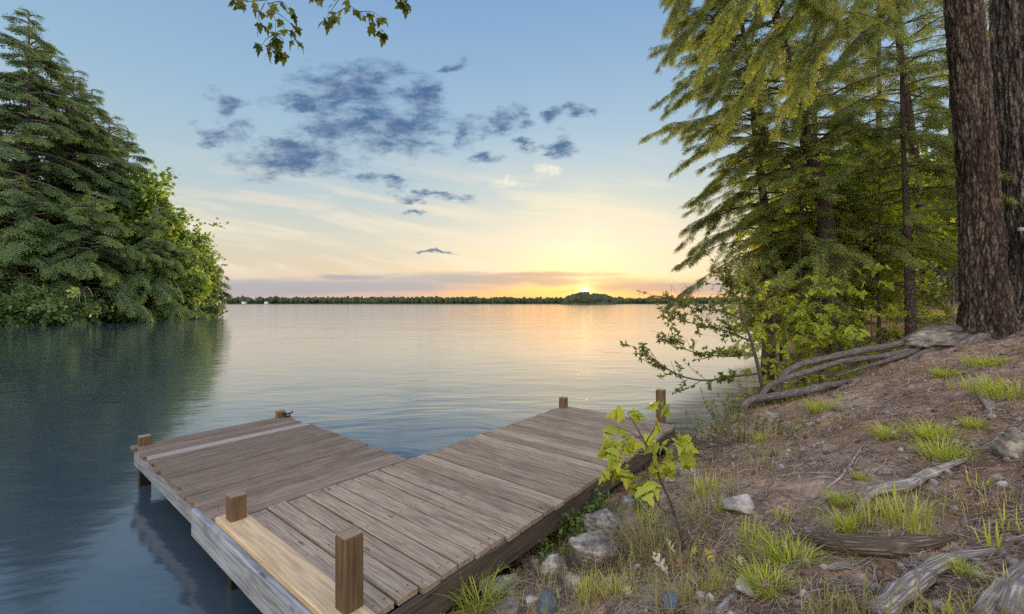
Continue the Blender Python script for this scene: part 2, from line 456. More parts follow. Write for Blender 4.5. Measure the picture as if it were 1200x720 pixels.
# the sun's own glow
pa = px(685, 341.6); gd = n.vm('NORMALIZE', (pa[0], 1.0, pa[1]))
gang = n.m('ARCCOSINE', n.m('MINIMUM', n.vm('DOT_PRODUCT', D, gd, out='v'), 1.0))
def gl(k, amp, col): return n.vm('SCALE', col, n.m('MULTIPLY', n.m('EXPONENT', n.m('MULTIPLY', gang, -k)), amp))
g1 = gl(9, .06, (1, .62, .18)); g2 = gl(48, .40, (1, .58, .14)); g3 = gl(270, 8.0, (1, .80, .40))
glow = n.vm('ADD', g1, n.vm('ADD', g2, g3))
pillar = n.m('MULTIPLY', n.m('MULTIPLY', n.m('EXPONENT', n.m('MULTIPLY', n.m('ABSOLUTE', n.m('SUBTRACT', u, pa[0])), -38)), n.m('EXPONENT', n.m('MULTIPLY', v, -11))), n.m('MULTIPLY', front, .24))
glow = n.vm('ADD', glow, n.vm('SCALE', (1, .78, .36), pillar))
tot = n.vm('ADD', base, glow)
# added fill: sky overhead and behind the viewer brightened to light the foreground
hi = n.m('ADD', n.m('ADD', 1.0, n.m('MULTIPLY', n.smooth(dy, .10, -.5), 2.2)), n.m('MULTIPLY', n.smooth(dz, .62, .9), .8))
tot = n.mix(n.smooth(dy, .1, -.4), tot, n.vm('ADD', n.vm('SCALE', tot, .45), (.38, .305, .225)))
tot = n.vm('SCALE', tot, hi)
# below the horizon: dim ground
tot = n.mix(n.smooth(dz, -.02, -.1), tot, (.05, .06, .06, 1))
n.put(bg.inputs[0], n.vm('SCALE', tot, n.m('SUBTRACT', 10.0, n.m('MULTIPLY', n.smooth(dy, -.2, .15), 2.7)))); n.l.new(bg.outputs[0], wo.inputs[0])
wd.cycles.sampling_method = 'MANUAL'; wd.cycles.sample_map_resolution = 512
# ================================================================== materials
M = {}
M['bark'] = bark_mat('pine_bark', (.035, .026, .022), (.115, .085, .075), (.26, .205, .185), 1.0, .24, 1.0, .03)
M['bark_thin'] = bark_mat('hemlock_bark', (.03, .022, .018), (.085, .062, .05), (.17, .135, .115), 1.8, .3, .8, .015)
M['bark_far'] = bark_mat('far_bark', (.03, .025, .022), (.08, .065, .055), (.18, .16, .145), .5, .3, .6, .03)
M['root'] = bark_mat('root_wood', (.06, .048, .044), (.155, .128, .118), (.29, .25, .235), 3.2, .09, .9, .008)
M['log'] = bark_mat('log_wood', (.055, .038, .028), (.14, .10, .072), (.25, .19, .145), 3.0, .14, .9, .008)
M['plates'] = plate_bark('pine_plates', (.014, .010, .008), (.062, .044, .034), (.19, .146, .118), (.080, .047, .030))
M['furrows'] = plate_bark('pine_furrows', (.013, .010, .009), (.105, .084, .073), (.28, .24, .215), (.075, .055, .043))
M['dead'] = bark_mat('dead_wood', (.09, .07, .06), (.30, .255, .22), (.52, .46, .41), 4.5, .05, .6, .006)
M['twig'] = plain_mat('twig_bark', (.085, .062, .048), .85, .35, 40)
M['deadtwig'] = plain_mat('dead_twig', (.22, .20, .185), .85, .3, 40)
M['hem_left'] = foliage('hemlock_needles_blue', (.030, .062, .026), (.155, .235, .070), .3)
M['hem_mid'] = foliage('hemlock_needles', (.048, .074, .020), (.26, .305, .066), .4)
M['hem_deep'] = foliage('hemlock_needles_deep', (.045, .078, .022), (.20, .25, .055), .38)
M['hem_gold'] = foliage('hemlock_needles_gold', (.080, .110, .022), (.275, .315, .058), .4)
M['dec_left'] = foliage('broadleaf_green', (.055, .11, .026), (.20, .295, .062), .4)
M['dec_bright'] = foliage('broadleaf_bright', (.11, .175, .022), (.40, .45, .045), .5)
M['maple'] = foliage('maple_leaf', (.025, .045, .014), (.10, .125, .025), .3, .8, spec=.08)
M['oak'] = foliage('oak_leaf', (.13, .20, .03), (.46, .48, .06), .45, .4)
M['seedling'] = foliage('seedling_leaf', (.28, .23, .03), (.46, .37, .05), .4)
M['shrub'] = foliage('shrub_leaf', (.06, .085, .025), (.22, .24, .06), .4)
M['grass'] = tint_mat('grass_blades', [(0, (.08, .13, .018)), (.5, (.28, .35, .04)), (.8, (.48, .48, .07)), (1, (.54, .44, .18))], .6, .45)
M['drygrass'] = tint_mat('dry_grass_blades', [(0, (.20, .15, .07)), (.6, (.36, .28, .13)), (.85, (.24, .24, .05)), (1, (.15, .19, .03))], .7, .3)
M['litter'] = tint_mat('pine_needles', [(0, (.07, .042, .028)), (.45, (.23, .145, .095)), (.8, (.42, .30, .21)), (1, (.58, .46, .35))], .8)
M['leaflitter'] = tint_mat('fallen_leaves', [(0, (.20, .10, .04)), (.5, (.42, .32, .22)), (1, (.55, .46, .36))], .7, .15)
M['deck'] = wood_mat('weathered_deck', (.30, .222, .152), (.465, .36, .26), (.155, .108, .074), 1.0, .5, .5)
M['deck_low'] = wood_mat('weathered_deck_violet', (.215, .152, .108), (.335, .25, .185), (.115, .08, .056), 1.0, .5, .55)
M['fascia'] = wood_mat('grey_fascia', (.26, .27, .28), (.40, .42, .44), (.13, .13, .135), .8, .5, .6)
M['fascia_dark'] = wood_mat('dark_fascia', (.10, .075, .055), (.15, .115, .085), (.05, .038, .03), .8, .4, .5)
M['new'] = wood_mat('new_plank', (.56, .405, .235), (.60, .45, .27), (.52, .37, .205), .6, .15, .1, .7)
M['post'] = wood_mat('brown_post', (.15, .088, .044), (.20, .125, .065), (.085, .052, .028), .7, .35, .4, .75)
M['leg_shade'] = wood_mat('shade_dark_post', (.030, .022, .014), (.045, .034, .022), (.018, .013, .009), .7, .3, .4, .4)  # near-black wood: shade under the deck painted into the colour
M['iron'] = plain_mat('dark_iron', (.03, .03, .032), .5, .3, 60, .8)

def rock_mat(name, a, b, c, layer=0.0):
    m, n, out = new_mat(name)
    g = n.attr('gco', 'Vector')
    big = n.noise(g, 9, 6, .65); fine = n.noise(g, 55, 5, .75)
    lay = n.noise(n.vm('MULTIPLY', g, (2, 4, 26)), 3, 3, .6)
    f = n.m('ADD', n.m('MULTIPLY', big, 1 - layer * .6), n.m('MULTIPLY', lay, layer * .6))
    col = n.ramp(n.m('ADD', n.m('MULTIPLY', f, .65), n.m('MULTIPLY', fine, .4)), [(.40, a), (.52, b), (.63, c)])
    geo = n.node('ShaderNodeNewGeometry'); sp = n.node('ShaderNodeSeparateXYZ'); n.put(sp.inputs[0], geo.outputs['Normal'])
    moss = n.m('MULTIPLY', n.smooth(n.noise(g, 5, 4, .6), .55, .72), .5)
    col = n.mix(moss, col, (.12, .10, .045, 1))
    p = n.node('ShaderNodeBsdfPrincipled'); n.put(p.inputs['Base Color'], col); p.inputs['Roughness'].default_value = .85
    p.inputs['Specular IOR Level'].default_value = .25
    bp = n.node('ShaderNodeBump'); bp.inputs['Strength'].default_value = .8; bp.inputs['Distance'].default_value = .02
    n.put(bp.inputs['Height'], n.m('ADD', f, n.m('MULTIPLY', fine, .5))); n.l.new(bp.outputs[0], p.inputs['Normal'])
    n.l.new(p.outputs[0], out.inputs[0]); return m
M['rock'] = rock_mat('grey_rock', (.05, .041, .031), (.175, .148, .115), (.40, .35, .285))
M['rock_layer'] = rock_mat('layered_rock', (.045, .038, .030), (.18, .155, .123), (.42, .37, .30), 1.0)
M['rock_pale'] = rock_mat('pale_rock', (.13, .11, .095), (.31, .275, .24), (.50, .455, .41))
M['rock_blue'] = rock_mat('blue_rock', (.045, .05, .06), (.10, .112, .13), (.20, .21, .22))

# ground: needles, bare earth, damp edge
m, n, out = new_mat('forest_floor')
geo = n.node('ShaderNodeNewGeometry'); pos = geo.outputs['Position']
b1 = n.noise(pos, 1.1, 4, .6); b2 = n.noise(pos, 7, 5, .65); b3 = n.noise(pos, 45, 4, .7)
ndl = n.noise(n.vm('ADD', n.vm('MULTIPLY', pos, (1, 3.5, 2)), n.vm('SCALE', n.noise(pos, 6, 2, out='Color'), .8)), 38, 3, .7)
f = n.m('ADD', n.m('ADD', n.m('MULTIPLY', b2, .45), n.m('MULTIPLY', b3, .3)), n.m('MULTIPLY', ndl, .3))
c = n.ramp(f, [(.37, (.070, .040, .026)), (.49, (.28, .175, .113)), (.58, (.47, .315, .215)), (.68, (.64, .48, .36))])
c = n.mix(n.m('MULTIPLY', n.smooth(b1, .48, .66), .5), c, n.mix(b3, (.24, .185, .145, 1), (.44, .355, .29, 1)))
c = n.mix(n.m('MULTIPLY', n.smooth(n.noise(n.vm('ADD', pos, (9, 4, 2)), .8, 3), .52, .68), .5), c, n.mix(b3, (.16, .085, .045, 1), (.34, .19, .11, 1)))
sp = n.node('ShaderNodeSeparateXYZ'); n.put(sp.inputs[0], pos)
bed = n.smooth(sp.outputs[2], .02, -.12)
c = n.mix(bed, c, n.mix(n.smooth(b2, .35, .65), (.22, .09, .02, 1), (.46, .23, .06, 1)))
c = n.mix(n.smooth(sp.outputs[2], -.35, -.9), c, (.02, .03, .02, 1))
p = n.node('ShaderNodeBsdfPrincipled'); n.put(p.inputs['Base Color'], c); p.inputs['Roughness'].default_value = .95; p.inputs['Specular IOR Level'].default_value = .1
bp = n.node('ShaderNodeBump'); bp.inputs['Strength'].default_value = 1.0; bp.inputs['Distance'].default_value = .03
n.put(bp.inputs['Height'], n.m('ADD', n.m('MULTIPLY', b3, .6), n.m('ADD', n.m('MULTIPLY', ndl, .5), n.m('MULTIPLY', b2, .6)))); n.l.new(bp.outputs[0], p.inputs['Normal'])
n.l.new(p.outputs[0], out.inputs[0]); M['ground'] = m

# water: long-exposure smooth, gentle ripples; clear only in the shallows at the bank
m, n, out = new_mat('lake_water')
geo = n.node('ShaderNodeNewGeometry'); pos = geo.outputs['Position']
wob = n.vm('SCALE', n.noise(pos, .35, 2, out='Color'), 1.2)
q = n.vm('ADD', pos, wob)
w1 = n.noise(n.vm('MULTIPLY', q, (.55, 1.7, 1)), 1.0, 3, .55)
w2 = n.noise(n.vm('MULTIPLY', q, (1.6, 4.2, 1)), 1.0, 3, .5)
w3 = n.noise(n.vm('MULTIPLY', q, (.05, .22, 1)), 1.0, 3, .5)
h = n.m('ADD', n.m('ADD', n.m('MULTIPLY', w1, .075), n.m('MULTIPLY', w2, .030)), n.m('MULTIPLY', w3, .22))
cam_d = n.vm('LENGTH', pos, out='v')
bp = n.node('ShaderNodeBump'); bp.inputs['Distance'].default_value = 1.0; bp.inputs['Strength'].default_value = .21
n.put(bp.inputs['Height'], h)
p = n.node('ShaderNodeBsdfPrincipled'); p.inputs['Base Color'].default_value = (.038, .058, .076, 1); p.inputs['Coat Weight'].default_value = .8; p.inputs['Coat IOR'].default_value = 1.4; p.inputs['Coat Roughness'].default_value = .10; n.l.new(bp.outputs[0], p.inputs['Coat Normal'])
p.inputs['Roughness'].default_value = .13; p.inputs['IOR'].default_value = 1.45
n.l.new(bp.outputs[0], p.inputs['Normal'])
fr = n.node('ShaderNodeFresnel'); fr.inputs[0].default_value = 1.333; n.l.new(bp.outputs[0], fr.inputs['Normal'])
gls = n.node('ShaderNodeBsdfGlossy'); gls.inputs['Roughness'].default_value = .13; n.l.new(bp.outputs[0], gls.inputs['Normal'])
trp = n.node('ShaderNodeBsdfTransparent'); trp.inputs[0].default_value = (.92, .88, .74, 1)
clear = n.node('ShaderNodeMixShader'); n.put(clear.inputs[0], fr.outputs[0]); n.l.new(trp.outputs[0], clear.inputs[1]); n.l.new(gls.outputs[0], clear.inputs[2])
tt = n.vm('DOT_PRODUCT', pos, (N[0], N[1], 0), out='v')
mx = n.node('ShaderNodeMixShader'); n.put(mx.inputs[0], n.smooth(n.m('ADD', tt, n.m('MULTIPLY', w2, .3)), -2.75, -2.0))
n.l.new(p.outputs[0], mx.inputs[1]); n.l.new(clear.outputs[0], mx.inputs[2]); n.l.new(mx.outputs[0], out.inputs[0])
M['water'] = m

# ================================================================== ground and water sheets
HOLES += [(*G(1035, 668)[:2], .20, -.10), (*G(1045, 625)[:2], .22, .09), (*G(1150, 450)[:2], .45, .10), (*G(1080, 395)[:2], .6, .06)]
def left_bank(x, y):
    if x > -30: return -9
    xl = 40.2 - .035 * (y - 34) + (0 if y < 54 else ((y - 54) * .45) ** 2)
    q = -x - xl + 1.2 * mnoise.noise(Vector((x * .13, y * .13, 2)))
    return min(-.1 + q * .35, 1.0 + q * .08) if q > -5 else -1.8
def graded(lo, hi, step, far_lo, far_hi):
    a = list(np.arange(lo, hi, step)); s = step
    x = a[-1]
    while x < far_hi: s = min(s * 1.13, 400 if x > 300 else (1.3 if abs(x) < 70 else 40)); x += s; a.append(x)
    x = a[0]; s = step
    while x > far_lo: s = min(s * 1.13, 400 if x < -300 else (1.3 if abs(x) < 70 else 40)); x -= s; a.insert(0, x)
    return np.array(a)
gx = graded(-.9, 8.2, .034, -3000, 3000); gy = graded(1.0, 7.6, .034, -3000, 3000)
V = np.empty((len(gx), len(gy), 3))
for i, x in enumerate(gx):
    for j, y in enumerate(gy):
        V[i, j] = (x, y, max(terrain(x, y), left_bank(x, y)) if abs(x) < 300 and abs(y) < 300 else (profile(.7777 * x - .6286 * y) if y < 0 or x > y * .6 + 5 else -1.8) if y < 300 else -1.8)
ni, nj = len(gx), len(gy)
ii = np.arange(ni - 1)[:, None]; jj = np.arange(nj - 1)[None]
q = np.stack([ii * nj + jj, (ii + 1) * nj + jj, (ii + 1) * nj + jj + 1, ii * nj + jj + 1], -1).reshape(-1, 4)
mb = MB(); mb.add(V.reshape(-1, 3), q); tag(mb.build('ground', M['ground']), kind='structure')
mb = MB()
mb.add([(-6000, -3000, 0), (6000, -3000, 0), (6000, 9000, 0), (-6000, 9000, 0)], [[0, 1, 2, 3]])
tag(mb.build('water', M['water']), kind='structure')

# ================================================================== far shore and island
M['farwood'] = foliage('far_woods', (.020, .034, .016), (.055, .075, .026), .15)
M['farland'] = plain_mat('far_land', (.05, .05, .03), .9, .3, .1)
def ico():
    import bmesh
    b = bmesh.new(); bmesh.ops.create_icosphere(b, subdivisions=2, radius=1); v = np.array([x.co for x in b.verts]); f = np.array([[q.index for q in x.verts] for x in b.faces]); b.free(); return v, f
IV, IF = ico()
def far_wood(name, xs, ys, hs, label_kind, mat, var=.15):
    mb = MB()
    for x, y, h in zip(xs, ys, hs):
        con = rng.random() < .35
        v = IV.copy()
        v *= (1 + .30 * np.array([mnoise.noise(Vector(p) * 1.7 + Vector((x, y, 0))) for p in IV]))[:, None] + rng.normal(0, .05, (len(v), 1))
        if con: v = v * np.array([.20, .20, .5]); v[:, :2] *= (1.25 - 1.15 * (v[:, 2:] + .5)).clip(.1)
        else: v = v * np.array([.36, .36, .5])
        v = v * h * rng.uniform(1 - var, 1 + var, 3); v[:, 2] += h * .5
        mb.add(v + (x, y, 0), IF, rng.random())
    return tag(mb.build(name, mat, smooth=False), kind='stuff')
nf = 1700
xs = rng.uniform(-760, 700, nf); ys = 900 + rng.exponential(30, nf).clip(0, 120) + 20 * np.sin(xs * .012)
hmod = np.interp(xs, [-760, -420, -150, 0, 300, 700], [15.5, 15, 15, 14.5, 13.5, 14.5])
far_wood('far_forest', xs, ys, hmod * rng.uniform(.72, 1.08, nf), None, M['farwood'])
mb = MB()
fx = np.linspace(-900, 900, 90); ring = []
for k, (dy, z) in enumerate([(-8, -1), (2, .8), (40, 4), (200, 8), (900, 8)]):
    ring += [(x * (1 + dy / 2000), 893 + dy + 20 * math.sin(x * .012) + 5 * mnoise.noise(Vector((x * .03, k, 0))), z) for x in fx]
a = np.arange(89)[None] + 90 * np.arange(4)[:, None]
mb.add(ring, np.stack([a, a + 1, a + 91, a + 90], -1).reshape(-1, 4)); tag(mb.build('far_shore', M['farland']), kind='structure')
ni_ = 420
a = rng.uniform(0, 6.28, ni_); r = np.sqrt(rng.random(ni_))
xs = 115 + 39 * r * np.cos(a); ys = 645 + 16 * r * np.sin(a)
hh = np.interp(xs, [76, 84, 97, 100, 110.2, 111, 119, 121, 140, 154], [8, 13, 15.5, 17.8, 17.8, 13.6, 13.6, 15.5, 14.5, 9]) * rng.uniform(.90, 1.05, ni_)
far_wood('island_forest', xs, ys, hh, None, M['farwood'], .05)
mb = MB(); t = np.linspace(0, 2 * math.pi, 40, endpoint=False)
ring = [(115 + 44 * s * math.cos(b), 645 + 20 * s * math.sin(b), z) for s, z in ((1, -.8), (.96, 2.5), (.9, 8), (.6, 10.5), (.02, 11)) for b in t]
k = np.arange(40); mb.add(ring, np.concatenate([np.stack([i * 40 + k, i * 40 + (k + 1) % 40, (i + 1) * 40 + (k + 1) % 40, (i + 1) * 40 + k], -1) for i in range(4)]))
tag(mb.build('island', M['farland']), kind='structure')
# two pale waterside houses on the far shore
M['housewhite'] = plain_mat('white_clapboard', (.6, .6, .58), .7, .1, 5); M['roofgrey'] = plain_mat('grey_roof', (.18, .18, .19), .8, .2, 5)
for (px_, w_, lab) in ((288, 7, 'small white house on the far shore nearest the left bank'), (311, 6, 'low pale boathouse on the far shore farther from the left bank')):
    x = (px_ - CX) / F * 884; hs = empty('lake_house', (x, 884 + 20 * math.sin(x * .012), .6)); tag(hs, lab, 'house')
    mb = MB(); box(mb, (-w_ / 2, -3, 0), (w_ / 2, 3, 3.4), bev=.02); mb.build('wall', M['housewhite'], hs, False)
    mb = MB(); hw = w_ / 2 + .4
    mb.add([(-hw, -3.4, 3.3), (hw, -3.4, 3.3), (hw, 3.4, 3.3), (-hw, 3.4, 3.3), (-hw, 0, 5.4), (hw, 0, 5.4)], [[0, 1, 5, 4], [2, 3, 4, 5], [0, 4, 3], [1, 2, 5], [3, 2, 1, 0]]); mb.build('roof', M['roofgrey'], hs, False)

# ================================================================== dock  (local x along the shore, y out over the water)
DX, DY = 2.9, 2.4
DA = math.atan2(W[1], W[0])
dloc = W * DX - N * DY
dock = empty('dock', (dloc[0], dloc[1], 0), DA)
tag(dock, 'weathered grey plank dock in an L shape lying along the bank', 'dock')
ZT = .40
def dbox(mb, x0, x1, y0, y1, z0, z1, tint=.5, ax=0, **k):
    return box(mb, (x0 - DX, y0 - DY, z0), (x1 - DX, y1 - DY, z1), tint, ax, **k)
def nails(mb, pts, mi=1):
    for (x, y, z) in pts:
        b = np.linspace(0, 6.283, 7, endpoint=False); r = rng.uniform(.004, .006)
        mb.add([(x - DX + r * math.cos(q), y - DY + r * math.sin(q), z + .0012) for q in b], [list(range(7))], .1, None, mi)
# walkway boards: run across, stacked along x
mb = MB(); x = 1.118; k = 0
while x < 4.93:
    w_ = .127 + rng.normal(0, .0015); gap = rng.uniform(.010, .016)
    dz = rng.normal(0, .0022)
    tint = [.95, .85, .72, .6, .78, .9, .55, .8, .7, .35, .3, .85, .25, .4, .2, .35, .3, .8, .2, .85, .3, .2, .35, .25, .3, .2, .3, .25, .2, .3, .3][k % 31] + rng.normal(0, .12)
    y0 = 1.645 + max(0, 2.3 - x) * .045 + rng.normal(0, .008); y1 = 3.155 + rng.normal(0, .006)
    dbox(mb, x, x + w_ - gap, y0, y1, ZT - .035 + dz, ZT + dz, tint, 1, bev=.003)
    nails(mb, [(x + fx, yy, ZT + dz) for yy in (y0 + .05, y1 - .05, 2.4) for fx in (.03, .09)])
    x += w_; k += 1
XE = x
mb.build('walkway_deck', [M['deck'], M['iron']], dock, False)
# platform boards: run along x, stacked along y
mb = MB(); pale = MB(); y = 3.165; k = 0
while y < 5.57:
    w_ = .128 + rng.normal(0, .002)
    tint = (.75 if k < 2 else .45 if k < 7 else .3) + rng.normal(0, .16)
    dz = rng.normal(0, .003)
    tgt = pale if k == 14 else mb
    dbox(tgt, .95 + rng.normal(0, .013), 2.42 + rng.normal(0, .011), y, y + w_ - rng.uniform(.002, .006), ZT - .036 + dz, ZT + dz - .002, tint, 0, bev=.003)
    if k != 14: nails(mb, [(xx, y + fy, ZT + dz - .002) for xx in (1.02, 1.68, 2.36) for fy in (.035, .095)])
    y += w_; k += 1
YE = y
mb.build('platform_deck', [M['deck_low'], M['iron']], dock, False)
M['paleboard'] = wood_mat('pale_board', (.36, .30, .25), (.43, .365, .31), (.27, .22, .19), 1.0, .3, .3)
tag(pale.build('pale_board', M['paleboard'], dock, False), 'lighter deck board')
# new yellow plank at the near end
mb = MB(); dbox(mb, .953, 1.108, 1.655, 3.22, ZT - .012, ZT + .026, .5, 1, bev=.005)
tag(mb.build('new_plank', M['new'], dock, False), 'new yellow plank along the near end')
# fascia boards
def part(name, mat, *a, **k):
    mb = MB(); dbox(mb, *a, **k); return mb.build(name, M[mat], dock, False)
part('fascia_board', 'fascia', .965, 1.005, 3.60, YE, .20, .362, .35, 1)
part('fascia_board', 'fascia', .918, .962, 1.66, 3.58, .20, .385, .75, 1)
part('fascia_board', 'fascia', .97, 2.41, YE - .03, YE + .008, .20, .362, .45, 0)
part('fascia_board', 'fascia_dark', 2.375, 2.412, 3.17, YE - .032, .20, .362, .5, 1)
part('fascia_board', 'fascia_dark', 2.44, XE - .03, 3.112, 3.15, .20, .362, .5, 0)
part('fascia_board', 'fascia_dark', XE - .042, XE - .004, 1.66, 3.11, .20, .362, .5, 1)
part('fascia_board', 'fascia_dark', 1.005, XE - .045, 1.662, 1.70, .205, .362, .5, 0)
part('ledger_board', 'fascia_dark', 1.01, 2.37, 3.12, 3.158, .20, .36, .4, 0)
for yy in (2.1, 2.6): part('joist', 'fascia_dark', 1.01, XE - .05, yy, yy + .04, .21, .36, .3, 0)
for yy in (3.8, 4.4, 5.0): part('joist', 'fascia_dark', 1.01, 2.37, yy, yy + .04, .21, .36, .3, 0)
# posts
def post(x, y, top, mat='post', zb=-1.2):
    mb = MB(); h = .045
    dbox(mb, x - h, x + h, y - h, y + h, ZT - .17, ZT + top, rng.uniform(.35, .65), 2, bev=.004, off=rng.uniform(0, 30, 3))
    o = mb.build('post', M[mat], dock, False)
    mb = MB(); dbox(mb, x - h + .001, x + h - .001, y - h + .001, y + h - .001, zb, ZT - .171, .3, 2, bev=.003); mb.build('shaded_leg', M['leg_shade'], o, False)  # lower leg coloured dark to stand for the shade below the dock
    mb = MB(); box(mb, (x - h - DX + .001, y - h - DY + .001, ZT + top + .001), (x + h - DX - .001, y + h - DY - .001, ZT + top + .007), .3, 0, bev=.002)
    mb.build('end_grain', M['deck'], o, False)
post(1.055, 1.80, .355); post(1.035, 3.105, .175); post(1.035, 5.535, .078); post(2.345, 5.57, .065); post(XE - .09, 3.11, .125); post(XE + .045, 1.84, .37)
# cleat
mb = MB(); cx_, cy_ = 2.40 - DX, 5.50 - DY
add_tube(mb, smooth_path([(cx_ - .06, cy_, ZT + .05), (cx_ - .03, cy_, ZT + .036), (cx_ + .03, cy_, ZT + .036), (cx_ + .06, cy_, ZT + .05)], 4), .009, 8)
for d in (-.02, .02): add_tube(mb, [(cx_ + d, cy_, ZT), (cx_ + d, cy_, ZT + .04)], .008, 8)
box(mb, (cx_ - .035, cy_ - .018, ZT - .001), (cx_ + .035, cy_ + .018, ZT + .007)); mb.build('cleat', M['iron'], dock)
# ================================================================== foliage templates
def diamond(x0, y0, z0, dx, dy, dz, w, bend=0.0):
    """a thin leaf-like quad from a base point along a direction"""
    a = np.array([x0, y0, z0]); d = np.array([dx, dy, dz]); L = np.linalg.norm(d)
    s = np.cross(d, [0, 0, 1.]); s = s / (np.linalg.norm(s) + 1e-9) * w
    return [a, a + d * .45 + s + [0, 0, bend * L], a + d, a + d * .45 - s + [0, 0, bend * L]]
def spray_template(nt, seed, droop=.16, width=.03, spread=.42, lf=.13, dens=1.0):
    """a flat bough tip: twiglets off a midrib, short leaf-like needle tufts along each"""
    r = np.random.default_rng(seed); v = []
    v += diamond(0, 0, 0, 1, 0, -droop, .006)
    def tufts(b, d, L, k):
        for q in np.linspace(.15, 1, k):
            p = b + d * L * q; a2 = r.normal(0, .75); c, s_ = math.cos(a2), math.sin(a2)
            e = np.array([d[0] * c - d[1] * s_, d[0] * s_ + d[1] * c, d[2] - r.uniform(0, .5)]); l = lf * r.uniform(.6, 1.3)
            v.extend(diamond(*(p + r.normal(0, .012, 3)), *(e * l), width * r.uniform(.7, 1.3), r.normal(0, .08)))
    for i in range(nt):
        x = .05 + .9 * i / nt; sgn = 1 if i % 2 else -1
        L = spread * (1 - x) ** .7 * (.6 + .5 * min(1, x * 4)) * r.uniform(.7, 1.25) + .05; an = R(r.uniform(35, 65))
        tufts(np.array([x, 0, -droop * x * x]), np.array([math.cos(an), sgn * math.sin(an), -r.uniform(.05, .5)]), L, max(2, int(L / lf * 1.5 * dens)))
    tufts(np.array([.1, 0, 0.]), np.array([1, 0, -droop]), .9, int(6 * dens))
    v = np.array(v); return v, np.arange(len(v)).reshape(-1, 4)
SPR = [spray_template(12, s) for s in range(5)]
SPRF = [spray_template(8, s + 20, .22, .055, .5, .20, .8) for s in range(5)]
def leaf_cluster(nl, seed, size=.2, asp=.42):
    r = np.random.default_rng(seed); v = []
    for i in range(nl):
        d = r.normal(size=3); d /= np.linalg.norm(d); d[2] = d[2] * .6 - .25
        c = r.normal(0, .36, 3) * [1, 1, .75]
        v += [p for p in diamond(*c, *(d * size * r.uniform(.7, 1.3)), size * asp, .08)]
    v = np.array(v); return v, np.arange(len(v)).reshape(-1, 4)
LC = [leaf_cluster(16, s, .30) for s in range(4)]
LCF = [leaf_cluster(14, s + 9, .42) for s in range(3)]

def along(path, s):
    """points and tangents at fractions s of a path"""
    d = np.concatenate([[0], np.cumsum(np.linalg.norm(np.diff(path, axis=0), axis=1))]); L = d[-1]
    p = np.stack([np.interp(s * L, d, path[:, k]) for k in range(3)], -1)
    e = np.stack([np.interp((s * L + .03 * L).clip(0, L), d, path[:, k]) for k in range(3)], -1) - np.stack([np.interp((s * L - .03 * L).clip(0, L), d, path[:, k]) for k in range(3)], -1)
    return p, e / (np.linalg.norm(e, axis=1)[:, None] + 1e-9), L

def clothe(mb, path, temps, size, per_m, tint, hang=.35, start=.12, tips=True):
    """needle sprays along one bough, both sides, drooping by «hang»"""
    _, _, L = along(path, np.array([0., 1.])); nn = max(3, int(L * per_m))
    s = start + (1 - start) * rng.random(nn) ** .75
    if tips: s[:max(1, nn // 8)] = rng.uniform(.9, 1.0, max(1, nn // 8))
    p, t, _ = along(path, s)
    side = np.cross(t, [0, 0, 1.]); side /= np.linalg.norm(side, axis=1)[:, None] + 1e-9
    an = rng.uniform(-1.15, 1.15, nn) * (1.05 - .5 * s)
    f = t * np.cos(an)[:, None] + side * np.sin(an)[:, None]
    f[:, 2] -= hang * rng.uniform(.3, 1.6, nn)
    f += rng.normal(0, .1, f.shape)
    up = np.array([0, 0, 1.]) + rng.normal(0, .25, (nn, 3))
    sc = size * rng.uniform(.6, 1.25, nn) * (1.1 - .45 * s)
    Mx = frames(f, up, sc, rng.normal(0, .3, nn))
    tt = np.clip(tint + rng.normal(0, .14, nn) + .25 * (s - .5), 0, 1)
    which = rng.integers(0, len(temps), nn)
    for k, (tv, tf) in enumerate(temps):
        q = which == k
        inst(mb, tv, tf, Mx[q], p[q] + rng.normal(0, .02, (q.sum(), 3)), tt[q], 0, .16)

def trunk_path(pts, n=8): return smooth_path(pts, n)

